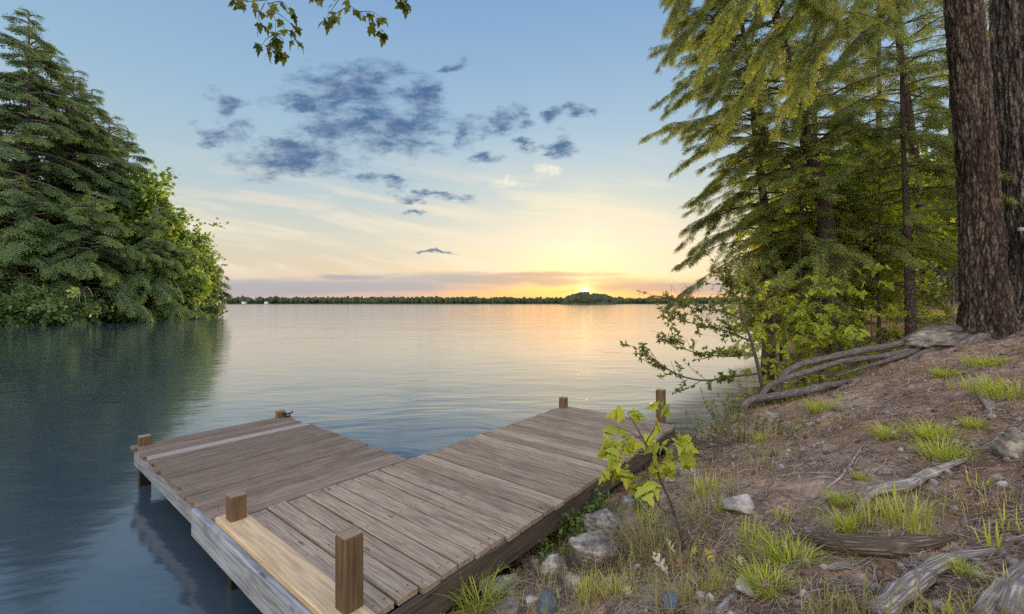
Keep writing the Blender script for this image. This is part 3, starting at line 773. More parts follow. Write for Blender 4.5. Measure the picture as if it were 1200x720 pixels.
def hemlock(name, base, height, rad, crown_r, c0, nb, label, mats, lean=(0, 0), temps=SPR, size=.42, per_m=14, hang=.35, group=None, tint=.45,
            cat='tree', dead=0, path=None, az=None, sides=10, droop=1.0, top=1.0, shape=.8, azf=None, lo=.25, wood_r=1.0):
    b = np.asarray(base, float); t = empty(name, b); tag(t, label, cat, group)
    if path is None:
        path = trunk_path([(0, 0, -.5), (lean[0] * .1, lean[1] * .1, height * .15), (lean[0] * .45, lean[1] * .45, height * .5), (lean[0], lean[1], height)], 8)
    fr = np.linspace(0, 1, len(path))
    tr = MB(); add_tube(tr, path, rad * (1.0 - .93 * fr) * (1 + .5 * np.exp(-fr * 40)), sides, rough=.12, seed=rng.random() * 9)
    tr.build('trunk', mats[0], t)
    cr = MB(); lb = MB(); ga = rng.random() * 6.28
    zs = path[:, 2]
    for i in range(nb):
        fz = c0 + (1 - c0) * ((i + rng.random()) / nb) ** .9
        p0 = np.array([np.interp(fz * height, zs, path[:, k]) for k in range(3)])
        ga += 2.4 + rng.normal(0, .35)
        a = ga
        if azf is not None and rng.random() < azf[1]: a = azf[0] + rng.normal(0, .55)
        rel = (fz - c0) / (1 - c0)
        L = crown_r * (max(.04, 1 - rel) ** shape) * (lo + (1 - lo) * min(1, rel * 5 + .45)) * rng.uniform(.45, 1.2)
        L = max(L, .5)
        d = np.array([math.cos(a), math.sin(a)])
        e0 = .12 + .5 * rel + rng.normal(0, .1); dr = (.62 - .25 * rel) * droop * rng.uniform(.7, 1.25)
        ss = np.linspace(0, 1, 7)
        wig = np.cumsum(rng.normal(0, .03, (7, 2)), axis=0) * L
        pth = np.stack([p0[0] + d[0] * L * ss + wig[:, 0], p0[1] + d[1] * L * ss + wig[:, 1], p0[2] + L * (e0 * ss - dr * ss ** 2)], -1)
        pth[0] = p0
        add_tube(lb, pth, np.linspace(max(.012, rad * .13) * wood_r, .004 * wood_r, 7), 4, cap=False)
        if i < dead: continue
        tb = tint + rng.normal(0, .13)
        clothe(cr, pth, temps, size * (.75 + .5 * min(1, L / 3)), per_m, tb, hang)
        # side boughs
        if L > 1.4:
            for sb in range(int(L * 1.1)):
                s0 = rng.uniform(.3, .88); q0, tg, _ = along(pth, np.array([s0])); sg = rng.choice([-1, 1])
                an = rng.uniform(.55, .95) * sg; dd = np.array([tg[0][0] * math.cos(an) - tg[0][1] * math.sin(an), tg[0][0] * math.sin(an) + tg[0][1] * math.cos(an)])
                l2 = L * (1 - s0) * rng.uniform(.55, .9) + .3; s5 = np.linspace(0, 1, 5)
                p2 = np.stack([q0[0][0] + dd[0] * l2 * s5, q0[0][1] + dd[1] * l2 * s5, q0[0][2] + l2 * (tg[0][2] * .5 * s5 - .35 * droop * s5 ** 2)], -1)
                add_tube(lb, p2, np.linspace(.012, .003, 5) * wood_r, 3, cap=False)
                clothe(cr, p2, temps, size * .9, per_m, tb + rng.normal(0, .06), hang, 0.0)
    lb.build('branches', mats[2] if len(mats) > 2 else mats[0], t)
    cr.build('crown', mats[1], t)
    return t

def broadleaf(name, base, height, rad, cr_c, cr_r, nb, label, mats, temps=LC, size=.6, per=9, group=None, cat='tree', tint=.5, lean=(0, 0), bias=None, sides=8, clump=.5, ragged=.55):
    """trunk, limbs that reach into a crown volume (ellipsoid centre / radii) and leaf clumps along the outer limbs"""
    b = np.asarray(base, float); t = empty(name, b); tag(t, label, cat, group)
    path = trunk_path([(0, 0, -.4), (lean[0] * .15, lean[1] * .15, height * .25), (lean[0] * .5, lean[1] * .5, height * .6), (lean[0], lean[1], height * .92)], 6)
    fr = np.linspace(0, 1, len(path)); tr = MB(); add_tube(tr, path, rad * (1 - .9 * fr) * (1 + .4 * np.exp(-fr * 30)), sides, rough=.1)
    tr.build('trunk', mats[0], t)
    lb = MB(); cr = MB(); c = np.array(cr_c, float); rr = np.array(cr_r, float)
    for i in range(nb):
        d = rng.normal(size=3); d /= np.linalg.norm(d); q = c + d * rr * rng.uniform(.3, 1.0) ** .6 * (1 + ragged * mnoise.noise(Vector(d) * 1.9 + Vector((b[0], b[1], 0))))
        if q[2] < .4: q[2] = .4
        z0 = np.clip(q[2] - rng.uniform(.2, .5) * np.linalg.norm(q[:2] - c[:2]) - .1 * height, height * .12, height * .85)
        p0 = np.array([np.interp(z0, path[:, 2], path[:, k]) for k in range(3)])
        mid = (p0 + q) / 2 + [0, 0, .10 * np.linalg.norm(q - p0)] + rng.normal(0, .06, 3) * np.linalg.norm(q - p0)
        pth = smooth_path([p0, mid, q], 5)
        add_tube(lb, pth, np.linspace(rad * .22, rad * .03, len(pth)), 4, cap=False)
        m_ = int(per * rng.uniform(.7, 1.3)); s = rng.uniform(.5, 1.0, m_)
        p, tg, L = along(pth, s); p = p + rng.normal(0, clump * size, (m_, 3))
        Mx = frames(rng.normal(size=(m_, 3)), rng.normal(size=(m_, 3)), size * rng.uniform(.6, 1.2, m_))
        tt = np.clip(tint + rng.normal(0, .14) + rng.normal(0, .1, m_), 0, 1); w = rng.integers(0, len(temps), m_)
        for k, (tv, tf) in enumerate(temps): inst(cr, tv, tf, Mx[w == k], p[w == k], tt[w == k], 0, .14)
    lb.build('branches', mats[2] if len(mats) > 2 else mats[0], t); cr.build('crown', mats[1], t)
    return t

# ================================================================== wooded bank on the left
LB = [M['bark_far'], M['hem_left'], M['deadtwig']]; LBD = [M['bark_far'], M['dec_left'], M['bark_far']]
def lp(px_, Y, dz=0.0):
    x = (px_ - CX) / F * Y; return np.array([x, Y, max(.0, left_bank(x, Y)) + dz])
def lh(py, Y): return CAMZ + (HY - py) / F * Y
kw = dict(temps=SPRF, size=.80, per_m=14.0, hang=.32, shape=.62, group='trees on the wooded bank', wood_r=2.2)
hemlock('hemlock_tree', lp(34, 39), lh(22, 39) - .6, .38, 6.6, .12, 120, 'tallest dark hemlock at the left edge of the lake, bare leader at its top', LB, **kw, tint=.38)
hemlock('hemlock_tree', lp(-75, 39), lh(60, 39), .35, 7.2, .1, 110, 'dark hemlock cut by the left edge of the photo', LB, **kw, tint=.36)
hemlock('hemlock_tree', lp(86, 43.5), lh(100, 43.5), .32, 6.2, .12, 105, 'second tallest dark hemlock, just right of the tallest one on the left bank', LB, **kw, tint=.42)
hemlock('hemlock_tree', lp(128, 47), lh(152, 47), .3, 5.6, .12, 95, 'hemlock with olive boughs in the middle of the left bank skyline', LB, **kw, tint=.6)
hemlock('hemlock_tree', lp(60, 44), lh(72, 44), .3, 6.0, .15, 85, 'hemlock top showing between the tallest and the second tallest on the left bank', LB, **kw, tint=.42)
hemlock('hemlock_tree', lp(108, 49), lh(122, 49), .3, 5.8, .15, 80, 'hemlock top showing behind the second tallest and the olive one', LB, **kw, tint=.5)
hemlock('hemlock_tree', lp(150, 52), lh(166, 52), .28, 5.4, .15, 75, 'rightmost hemlock on the left bank skyline, behind the broad yellow green tree', LB, **kw, tint=.55)
hemlock('hemlock_tree', lp(20, 35.5, .2), 12, .2, 5.2, .04, 70, 'lower hemlock with long drooping boughs at the water on the far left', LB, **kw, tint=.55, droop=1.3)
hemlock('hemlock_tree', lp(100, 39.5, .2), 11.5, .2, 5.4, .04, 70, 'lower grey green hemlock leaning over the water left of the pale dead branches', LB, **kw, tint=.6, lean=(2.0, -1.0), droop=1.3, dead=8)
hemlock('hemlock_tree', lp(160, 45, .2), 8.5, .18, 4.6, .04, 60, 'feathery hemlock sweeping over the water in the middle of the left bank', LB, **kw, tint=.68, lean=(2.2, -.8), droop=1.5)
hemlock('hemlock_tree', lp(243, 57), 7.0, .14, 2.0, .25, 16, 'small dark leaning hemlock poking out at the tip of the left bank', LB, **{**kw, 'size': .9}, tint=.3, lean=(1.9, 0))
kd = dict(temps=LCF, group='trees on the wooded bank')
broadleaf('broadleaf_tree', lp(160, 49), 15.5, .28, (0, 0, 9.4), (4.0, 4.2, 5.4), 120, 'broad yellow green tree below the skyline in the middle of the left bank', LBD, **kd, size=1.25, per=11, tint=.6)
broadleaf('broadleaf_tree', lp(193, 52), 13.2, .26, (0, 0, 7.4), (3.5, 4.0, 4.9), 115, 'tall rounded yellow green tree right of the middle of the left bank', LBD, **kd, size=1.2, per=11, tint=.62)
broadleaf('broadleaf_tree', lp(222, 55), 10.4, .22, (0, 0, 5.6), (3.0, 3.6, 4.0), 110, 'open leafy tree nearest the tip of the left bank, sky showing through it', LBD, **kd, size=1.1, per=8, tint=.55)
broadleaf('broadleaf_tree', lp(205, 50), 7.0, .16, (.3, -.6, 3.8), (3.2, 2.6, 3.3), 80, 'bright green low tree hanging over the water near the tip of the left bank', LBD, **kd, size=1.0, per=11, tint=.75)
hemlock('hemlock_tree', lp(180, 46.5, .2), 12.0, .2, 4.6, .06, 70, 'soft olive hemlock standing in front of the rounded yellow green tree on the left bank', LB, **{**kw, 'shape': .8}, tint=.7, lean=(1.0, -.6), droop=1.3)
hemlock('hemlock_tree', lp(212, 50.5, .2), 8.0, .15, 3.4, .06, 55, 'low hemlock with sweeping boughs beside the bright low tree near the left bank tip', LB, **{**kw, 'shape': .8}, tint=.75, lean=(1.4, -.6), droop=1.4)
broadleaf('broadleaf_tree', lp(110, 47), 12.5, .2, (0, 0, 7), (3.6, 3.6, 5), 80, 'yellow green tree seen between the dark hemlocks on the left bank', LBD, **kd, size=1.2, per=10, tint=.85)
broadleaf('broadleaf_tree', lp(234, 57.5), 8.4, .16, (0, 0, 4.4), (2.3, 2.6, 3.6), 70, 'smaller leafy tree behind the white stones at the tip of the left bank', LBD, **kd, size=.95, per=8, tint=.5)
ks = dict(temps=LCF, group='bushes along the left bank', cat='bush')
for px_, Y, h, w, tn, lab in ((8, 34.2, 2.6, 2.8, .5, 'dark green bush at the waterline on the far left edge'), (52, 35.6, 2.2, 2.8, .6, 'rounded bush at the waterline under the tallest hemlock'),
                              (88, 37.6, 1.9, 2.2, .4, 'dark bush at the waterline left of the pale dead branches'), (135, 41.5, 1.8, 2.4, .55, 'olive bush touching the water in the middle of the left bank'),
                              (180, 46.5, 2.0, 2.4, .62, 'green bush touching the water left of the bright low tree'), (235, 54.5, 1.9, 2.1, .6, 'small green bush above the stones at the tip of the left bank')):
    broadleaf('bush', lp(px_, Y, .1), h, .07, (0, 0, h * .5), (w, w * .8, h * .62), 40, lab, [M['bark_far'], M['hem_left'] if tn < .61 else M['dec_left'], M['deadtwig']], **ks, size=.8, per=10, tint=tn)
# bare dead branches hanging to the water
for px_, Y, lab in ((95, 37.6, 'pale bare dead branch hanging to the water, left one of two on the left bank'), (150, 43, 'pale bare dead branch near the water, right one of two on the left bank')):
    t = empty('dead_branch', lp(px_, Y, 1.2)); tag(t, lab, 'branch', 'dead branches on the left bank'); mb = MB()
    for k in range(13):
        a = rng.uniform(-2.9, -.2); L = rng.uniform(1.5, 4.2); q = np.array([math.cos(a) * L * .8, math.sin(a) * L * .5, rng.uniform(-1.0, 1.6)])
        p_ = smooth_path([(0, 0, 1.4), q * .5 + [0, 0, 1.5], q + [0, 0, .2]], 5); add_tube(mb, p_, np.linspace(.055, .012, len(p_)), 4, cap=False)
    mb.build('branches', M['dead'], t)

# ================================================================== rocks
def rock(name, loc, size, mat, label, seed, group=None, rz=0, cuts=7, sharp=.55, cat='rock', rough_=.07):
    import bmesh
    b = bmesh.new(); bmesh.ops.create_icosphere(b, subdivisions=4, radius=1)
    r = np.random.default_rng(seed); v = np.array([x.co for x in b.verts]); f = np.array([[q.index for q in x.verts] for x in b.faces]); b.free()
    for k in range(cuts + 5):                                   # flat broken faces
        d = r.normal(size=3); d /= np.linalg.norm(d); h = r.uniform(.5, .85)
        e = (v @ d - h).clip(0); v = v - (e * (1 - .15 * (1 - sharp)))[:, None] * d
    v *= (1 + np.array([.13 * mnoise.noise(Vector(p) * 1.8 + Vector((seed, 0, 0))) + .08 * mnoise.noise(Vector(p) * 5 + Vector((seed, 3, 0))) + .04 * mnoise.noise(Vector(p) * 13 + Vector((seed, 3, 5))) for p in v]))[:, None]
    v = v * (1 + rough_ * np.array([mnoise.noise(Vector((p[0] * 1.2, p[1] * 2 + p[2] * 1.5, p[2] * 7)) + Vector((seed, 1, 1))) for p in v]))[:, None]
    v = v * np.asarray(size) / 1.4
    c, s = math.cos(rz), math.sin(rz); v = v @ np.array([[c, s, 0], [-s, c, 0], [0, 0, 1]])
    mb = MB(); mb.add(v, f, .5, v + seed)
    o = mb.build(name, M[mat], None, True, loc); tag(o, label, cat, group); return o
def grock(px_, py, size, mat, label, seed, sink=.25, **k):
    size = tuple(.8 * q for q in size); g = G(px_, py); return rock('rock', (g[0], g[1], g[2] + size[2] * (.5 - sink)), size, mat, label, seed, **k)
RG = 'rocks on the bank'
grock(709, 625, (.34, .30, .22), 'rock_layer', 'large rounded grey boulder right of the dock beside green grass', 3, group=RG, rz=.4)
grock(692, 660, (.28, .26, .26), 'rock_layer', 'upright grey boulder with slanting layers below the rounded boulder', 8, group=RG, rz=1.1)
grock(588, 692, (.25, .24, .10), 'rock_layer', 'flat dark slab lying at the dock edge behind the tall grass', 12, group=RG, rz=.3)
grock(652, 680, (.17, .17, .17), 'rock', 'brownish lump of rock left of the upright layered boulder', 17, group=RG)
grock(668, 693, (.10, .12, .12), 'rock', 'small grey stone in front of the brownish rock lump', 19, group=RG)
grock(868, 597, (.20, .17, .12), 'rock_pale', 'flat pale stone in the slope between two grass tufts', 23, group=RG, rz=.2)
grock(803, 556, (.19, .2, .14), 'rock_pale', 'pale rounded stone behind the sapling near the waterline', 29, group=RG)
grock(786, 564, (.12, .12, .07), 'rock_pale', 'small pale stone touching the pale rounded stone behind the sapling', 31, group=RG)
grock(1183, 530, (.17, .22, .20), 'rock', 'rough cracked stone half buried at the right edge of the photo', 37, group=RG, sink=.35, rough_=.28)
grock(786, 716, (.07, .08, .09), 'rock_blue', 'small slate blue stone at the bottom of the photo', 41, group=RG)
grock(640, 716, (.10, .10, .12), 'rock_blue', 'pointed blue grey stone right of the tall grass at the dock', 43, group=RG)
grock(600, 716, (.16, .14, .06), 'rock', 'low grey stone at the bottom of the photo beside the tall grass', 47, group=RG)
grock(623, 706, (.07, .07, .05), 'rock_pale', 'small whitish stone between the grey stones at the bottom', 48, group=RG)
grock(622, 664, (.12, .12, .08), 'rock_layer', 'dark stone in the shade under the dock edge', 53, group=RG)
grock(1036, 556, (.07, .07, .055), 'rock', 'small dark stone on the bare slope above the fallen log', 59, group=RG)
grock(880, 689, (.12, .10, .05), 'rock_pale', 'pale flat stone tucked under a drooping grass tuft', 61, group=RG)
grock(740, 592, (.20, .14, .08), 'rock_layer', 'low grey rock at the orange shallows under the sapling', 67, group=RG)
grock(760, 572, (.16, .14, .07), 'rock', 'grey stone right of the low rock under the sapling', 71, group=RG)
grock(1152, 455, (.09, .08, .035), 'rock_pale', 'small flat stone lying in the big grass tuft by the pine', 73, group=RG)
grock(905, 492, (.14, .12, .12), 'rock_pale', 'pale stone propped under the arching roots', 76, group=RG)
SG = 'stones at the tip of the left bank'
for i, (px_, Y, s, lab) in enumerate(((195, 49.5, 1.1, 'largest white stone at the foot of the bright low tree'), (212, 51.5, .9, 'white stone in the middle of the row at the left bank tip'), (228, 53.6, 1.0, 'white stone second from the end of the left bank tip'), (243, 56.5, .8, 'outermost white stone at the end of the left bank'))):
    p_ = lp(px_, Y); rock('shore_stone', (p_[0] + .8, p_[1] - .6, .12), (s, s * .8, s * .5), 'rock_pale', lab, 80 + i, group=SG)

# ================================================================== the two big pines, right
def bark_fn(scale, depth, seed, st=.13):
    def f(b, l, r):
        p = Vector((math.cos(b) * r * scale, math.sin(b) * r * scale, l * scale * st)) + Vector((seed, 0, 0))
        w = mnoise.noise_vector(p * .8) * .55 + mnoise.noise_vector(p * 2.6) * .18
        d, _ = mnoise.voronoi(p + w); e1 = min(1, (d[1] - d[0]) * 1.9)
        p2 = Vector((p.x * .55, p.y * .55, p.z * .33)) + Vector((7, seed, 0)); d, _ = mnoise.voronoi(p2 + w * .7); e2 = min(1, (d[1] - d[0]) * 2.2)
        return depth * (.55 * e1 + .6 * e2 + .55 * mnoise.noise(p * 3.1 + w) + .3 * mnoise.noise(Vector((p.x * 6, p.y * 6, p.z * 14))) - .6) + .010 * mnoise.noise(Vector((math.cos(b), math.sin(b), l * .8)) + Vector((seed, 9, 0)))
    return f
def refine(pts, step):
    p = smooth_path(pts, 12); d = np.concatenate([[0], np.cumsum(np.linalg.norm(np.diff(p[:, :3], axis=0), axis=1))])
    s = np.concatenate([np.arange(0, min(d[-1], 9.0), step), np.arange(min(d[-1], 9.0), d[-1], .25), [d[-1]]]); return np.stack([np.interp(s, d, p[:, k]) for k in range(p.shape[1])], -1)
B1 = P(1160, 396, 6.94); B1[2] = terrain(B1[0], B1[1])
pine = empty('pine_tree', B1); tag(pine, 'big straight brown pine in front, long bare roots running down the bank', 'tree', 'big pines at the right edge')
def rel(px_, py, Y, r): q = P(px_, py, Y) - B1; return (q[0], q[1], q[2], r)
pt = refine([(0, 0, -.5, .52), (-.02, 0, -.05, .42), rel(1155, 365, 6.94, .315), rel(1152, 320, 6.94, .275), rel(1147, 230, 6.94, .245), rel(1138, 110, 6.94, .228), rel(1128, 0, 6.94, .218), (-.75, 0, 9, .20), (-.9, .1, 14, .15), (-1, .2, 21, .04)], .03)
mb = MB(); add_tube(mb, pt[:, :3], pt[:, 3], 130, bark=bark_fn(20, .026, 1, .2)); mb.build('trunk', M['plates'], pine)
B2 = P(1224, 372, 7.65); B2[2] = terrain(B2[0], B2[1])
pine2 = empty('pine_tree', B2); tag(pine2, 'thickest pine with deeply furrowed grey bark, cut by the right edge', 'tree', 'big pines at the right edge')
def rel2(px_, py, Y, r): q = P(px_, py, Y) - B2; return (q[0], q[1], q[2], r)
pt2 = refine([(0, 0, -.5, .62), (0, 0, 0, .50), rel2(1222, 330, 7.65, .43), rel2(1214, 230, 7.65, .40), rel2(1203, 110, 7.65, .385), rel2(1196, 0, 7.65, .375), (-.35, 0, 9, .34), (-.4, 0, 22, .05)], .035)
mb = MB(); add_tube(mb, pt2[:, :3], pt2[:, 3], 160, bark=bark_fn(17, .042, 5, .1)); mb.build('trunk', M['furrows'], pine2)
mb = MB(); q = P(1199, 269, 7.1) - B2; box(mb, q + (-.08, -.02, -.03), q + (.35, .02, .03), .6, 0); tag(mb.build('nailed_board', M['fascia'], pine2, False), 'pale board nailed to the trunk')
# crowns of the pines, above the picture: boughs with drooping gold-green foliage hang down into it
def bough(parent, B, pts, label=None, mat='hem_gold', size=.20, per_m=50, hang=.55, tint=.55, r0=.035, subs=5, hangers=9):
    pth = smooth_path([np.asarray(p) - B for p in pts], 8)
    lb = MB(); cr = MB(); add_tube(lb, pth, np.linspace(r0, .005, len(pth)), 6, cap=False)
    clothe(cr, pth, SPR, size, per_m, tint, hang, .25)
    for k in range(hangers):                                          # hanging side twigs
        s0 = rng.uniform(.3, 1.0); q0, tg, L = along(pth, np.array([s0])); sg = rng.choice([-1, 1]); an = rng.uniform(.2, 1.0) * sg
        dd = np.array([tg[0][0] * math.cos(an) - tg[0][1] * math.sin(an), tg[0][0] * math.sin(an) + tg[0][1] * math.cos(an), 0])
        l2 = rng.uniform(.45, 1.15); s5 = np.linspace(0, 1, 6)
        p2 = q0[0] + dd * (l2 * .85 * s5)[:, None] + np.array([0, 0, -1.0]) * (l2 * (.60 * s5 ** 2))[:, None]
        add_tube(lb, p2, np.linspace(.010, .003, 6), 4, cap=False)
        clothe(cr, p2, SPR, size * .85, per_m * 1.15, tint + rng.normal(0, .12), hang * .9, 0.0)
    o = lb.build('bough', M['bark_thin'], parent); c_ = cr.build('foliage', M[mat], o); return o
tz = lambda z: np.array([B1[0] - .78, B1[1], z])
bough(pine, B1, [tz(9.2), P(1030, -110, 6.4), P(960, -20, 5.9), P(905, 55, 5.5), P(880, 110, 5.35)], tint=.55, hangers=24)
bough(pine, B1, [tz(8.6), P(1060, -60, 6.2), P(1010, 10, 5.8), P(960, 60, 5.6), P(925, 120, 5.5)], tint=.5, hangers=22)
bough(pine, B1, [tz(9.8), P(1000, -120, 6.2), P(930, -60, 5.5), P(875, 0, 5.1), P(850, 45, 5.0)], tint=.45, hangers=22, mat='hem_gold')
bough(pine, B1, [tz(8.0), P(1085, -40, 6.4), P(1050, 10, 6.2), P(1020, 45, 6.0)], tint=.5, hangers=16)
bough(pine, B1, [tz(10.4), P(980, -160, 6.6), P(900, -100, 6.4), P(830, -40, 6.2), P(800, 15, 6.2)], tint=.25, hangers=20, mat='hem_mid')
bough(pine, B1, [tz(10.0), P(960, -150, 8.0), P(880, -60, 8.2), P(825, 10, 8.4), P(790, 60, 8.5)], tint=.35, hangers=26, mat='hem_mid')
bough(pine, B1, [tz(9.4), P(980, -110, 8.2), P(915, -20, 8.4), P(865, 60, 8.6), P(840, 110, 8.7)], tint=.4, hangers=26, mat='hem_mid')
bough(pine, B1, [tz(9.0), P(1040, -80, 7.2), P(985, -20, 7.3), P(945, 70, 7.3), P(935, 130, 7.3)], tint=.5, hangers=20)
bough(pine, B1, [tz(11), P(950, -160, 6.2), P(900, -90, 5.6), P(930, -20, 5.4), P(985, 30, 5.4)], tint=.55, hangers=18)
for k in range(16):                                               # high crown, well above the frame
    z = 11 + k * .6; a = k * 2.4; L = 3.4 - .15 * k
    c0 = np.array([B1[0] - .85, B1[1] + .1, z]); d = np.array([math.cos(a), math.sin(a), 0])
    bough(pine, B1, [c0, c0 + d * L * .5 + [0, 0, .3], c0 + d * L + [0, 0, -.3]], mat='hem_mid', size=.6, per_m=9, hang=.5, tint=.4, hangers=4)
cc = MB(); ll = MB()
for k in range(26):
    z = 9 + k * .5; a = k * 2.4; L = 4.2 - .13 * k; d = np.array([math.cos(a), math.sin(a), 0]); c0 = np.array([-.38, 0, z])
    pth = smooth_path([c0, c0 + d * L * .5 + [0, 0, .4], c0 + d * L], 5); add_tube(ll, pth, np.linspace(.06, .01, len(pth)), 5, cap=False); clothe(cc, pth, SPR, .7, 12, .4, .4)
ll.build('branches', M['bark_thin'], pine2); cc.build('crown', M['hem_mid'], pine2)

# exposed roots of the front pine
def root(parent, B, pts, r, mat='root', name='exposed_root', sides=14, rough=.22):
    p_ = smooth_path([np.r_[np.asarray(q) - B, rr] for q, rr in zip(pts, r)], 9)
    mb = MB(); add_tube(mb, p_[:, :3], p_[:, 3], sides, rough=rough, seed=rng.random() * 20, flat=.9); return mb.build(name, M[mat], parent)
yr = lambda px_, o=0.0: float(np.interp(px_, [850, 1124], [5.85, 6.75])) + o
def onr(px_, py, o=0.0): return P(px_, py, yr(px_, o))
root(pine, B1, [B1 + (-.25, .1, .12), onr(1088, 388, .55), onr(1054, 403, .45), onr(1010, 411, .35), onr(968, 420, .3), onr(937, 428, .3), onr(920, 438, .3), onr(913, 453, .28), onr(911, 478, .28), onr(908, 500, .28)], [.11, .085, .06, .056, .052, .05, .048, .042, .04, .03])
root(pine, B1, [B1 + (-.28, -.02, .06), onr(1085, 406, .3), onr(1043, 416, .2), onr(1015, 420, .18), onr(985, 424, .15), onr(946, 436, .12), onr(912, 447, .1), onr(897, 457, .1), onr(893, 470, .1), onr(900, 492, .1)], [.09, .06, .045, .045, .045, .043, .042, .042, .036, .025])
root(pine, B1, [B1 + (-.3, -.18, .04), onr(1099, 417), onr(1071, 425), onr(1043, 435), onr(1018, 441), onr(990, 449), onr(966, 453), onr(940, 459), onr(912, 464), onr(884, 468), onr(874, 474), onr(871, 486), onr(865, 506), onr(858, 520)], [.1, .075, .06, .052, .05, .052, .058, .064, .056, .055, .052, .045, .035, .02])
root(pine, B1, [B1 + (-.2, -.1, .02), onr(1090, 411, .1), onr(1060, 425, .08), onr(1030, 440, .1), onr(1000, 452, .12), onr(985, 458, .1)], [.07, .05, .04, .03, .028, .02])
root(pine, B1, [B1 + (-.3, .05, .03), onr(1095, 398, .3), onr(1065, 414, .2), onr(1035, 424, .12), onr(1008, 432, .08), onr(980, 441, .06)], [.08, .055, .042, .034, .026, .014])
root(pine, B1, [B1 + (-.15, -.25, .02), onr(1128, 420, -.1), onr(1118, 440, -.2), onr(1122, 470, -.3)], [.08, .05, .035, .015])
root(pine, B1, [onr(1098, 425, -.1), onr(1080, 430, -.1), onr(1062, 433, -.05)], [.045, .05, .03])
# bare rock ledge beside the pine
g = P(1092, 392, 7.05); rock('rock_ledge', (g[0], g[1], g[2] - .10), (.9, .42, .26), 'rock_layer', 'long layered grey ledge between the front pine and the slim tree', 90, rz=.35, rough_=.3)

# ================================================================== loose roots and sticks on the bank
def groot(name, pts, r, label, mat='dead', cat='root', group=None, lift=.4, **k):
    g = [G(a, b) + (0, 0, rr * lift) for (a, b), rr in zip(pts, r)]; B = g[len(g) // 2].copy(); t = None
    p_ = smooth_path([np.r_[np.asarray(q) - B, rr] for q, rr in zip(g, r)], 9)
    mb = MB(); add_tube(mb, p_[:, :3], p_[:, 3], 14, rough=.28, seed=rng.random() * 20, flat=.85); o = mb.build(name, M[mat], None, True, B); tag(o, label, cat, group); return o
RT = 'bare roots in the bank'
groot('tree_root', [(1032, 728), (1060, 702), (1085, 682), (1105, 668), (1130, 657), (1168, 648)], [.036, .036, .034, .03, .022, .012], 'thick grey root snaking out of the soil at the bottom right', group=RT, lift=.85)
groot('tree_root', [(1150, 730), (1172, 704), (1190, 684), (1215, 664)], [.026, .028, .026, .022], 'grey root in the bottom right corner', group=RT, lift=.9)
groot('tree_root', [(1185, 732), (1196, 706), (1212, 690), (1240, 672)], [.03, .036, .034, .03], 'rightmost grey root, running out of the bottom right corner', group=RT, lift=.9)
groot('tree_root', [(1000, 612), (1014, 592), (1028, 582), (1062, 577), (1080, 566), (1098, 558), (1133, 541)], [.010, .02, .026, .03, .026, .024, .014], 'slender grey root arching above the fallen log in the slope', group=RT, lift=1.3)
groot('fallen_log', [(944, 632), (968, 640), (1005, 645), (1050, 646), (1085, 641), (1120, 632)], [.03, .05, .056, .052, .04, .015], 'stout brown log half buried in the slope with grass on top', mat='log', cat='log', lift=.35)
groot('dead_stick', [(946, 500), (960, 494), (973, 486)], [.022, .026, .018], 'short weathered grey stick below the root clump, lying on bare soil', cat='stick')
groot('dead_stick', [(840, 722), (852, 708), (864, 698)], [.016, .016, .014], 'short grey stick at the bottom right of the yellow seedling', cat='stick')
groot('dead_stick', [(968, 573), (985, 560), (1000, 540), (1010, 524)], [.006, .008, .009, .006], 'long thin pale stick on the bare slope', cat='stick')
groot('dead_stick', [(970, 668), (985, 664), (1000, 667)], [.012, .014, .01], 'small knobbly stick in the hollow under the fallen log', cat='stick')
groot('dead_stick', [(1145, 456), (1160, 478), (1163, 492)], [.03, .03, .02], 'short root stub below the big grass tuft by the pine', cat='stick')
# brush of bare twigs at the waterline behind the sapling
t = empty('brush_pile', G(838, 528)); tag(t, 'tangle of thin bare twigs at the waterline right of the sapling', 'brush'); mb = MB()
for k in range(75):
    a = rng.uniform(0, 6.28); L = rng.uniform(.25, .7); c = np.array([rng.normal(0, .35), rng.normal(0, .25), rng.uniform(.0, .12)]); d = np.array([math.cos(a), math.sin(a), rng.uniform(-.1, .45)])
    p_ = smooth_path([c - d * L * .5, c + rng.normal(0, .05, 3), c + d * L * .5], 4); add_tube(mb, p_, np.linspace(.006, .002, len(p_)), 4, rng.random(), cap=False)
mb.build('twigs', M['twig'], t)
# ================================================================== woods on the right, behind the bank
HM = [M['bark_thin'], M['hem_mid'], M['bark_thin']]
def rb(px_, Y):
    x = (px_ - CX) / F * Y; return np.array([x, Y, max(-.2, terrain(x, Y))])
WG = 'trees in the wood on the right'
def ppath(base, pts): return smooth_path([(0, 0, -.6)] + [P(*p) - base for p in pts], 8)
b = rb(985, 10.0)
hemlock('hemlock_tree', b, 15.5, .23, 3.3, .10, 135, 'leaning hemlock whose bare brown trunk shows in the middle of the right wood', HM, group=WG, per_m=30, size=.27, tint=.5,
        path=smooth_path([(0, 0, -.6), P(975, 330, 10) - b, P(962, 225, 10) - b, P(936, 130, 10.1) - b, P(905, 0, 10.3) - b, P(870, -140, 10.6) - b, (-3.6, 1.4, 15.5)], 8), azf=(3.3, .25), droop=.8)
b = rb(900, 11.4)
hemlock('hemlock_tree', b, 14.5, .16, 2.55, .19, 165, 'hemlock at the water whose long boughs reach left over the lake', HM, group=WG, per_m=32, size=.27, tint=.45,
        path=smooth_path([(0, 0, -.6), P(900, 320, 11.4) - b, P(895, 235, 11.4) - b, P(884, 150, 11.4) - b, P(872, 40, 11.4) - b, (-1.4, .4, 14.5)], 8), azf=(3.3, .35), droop=.78, shape=.2)
b = rb(1068, 8.6)
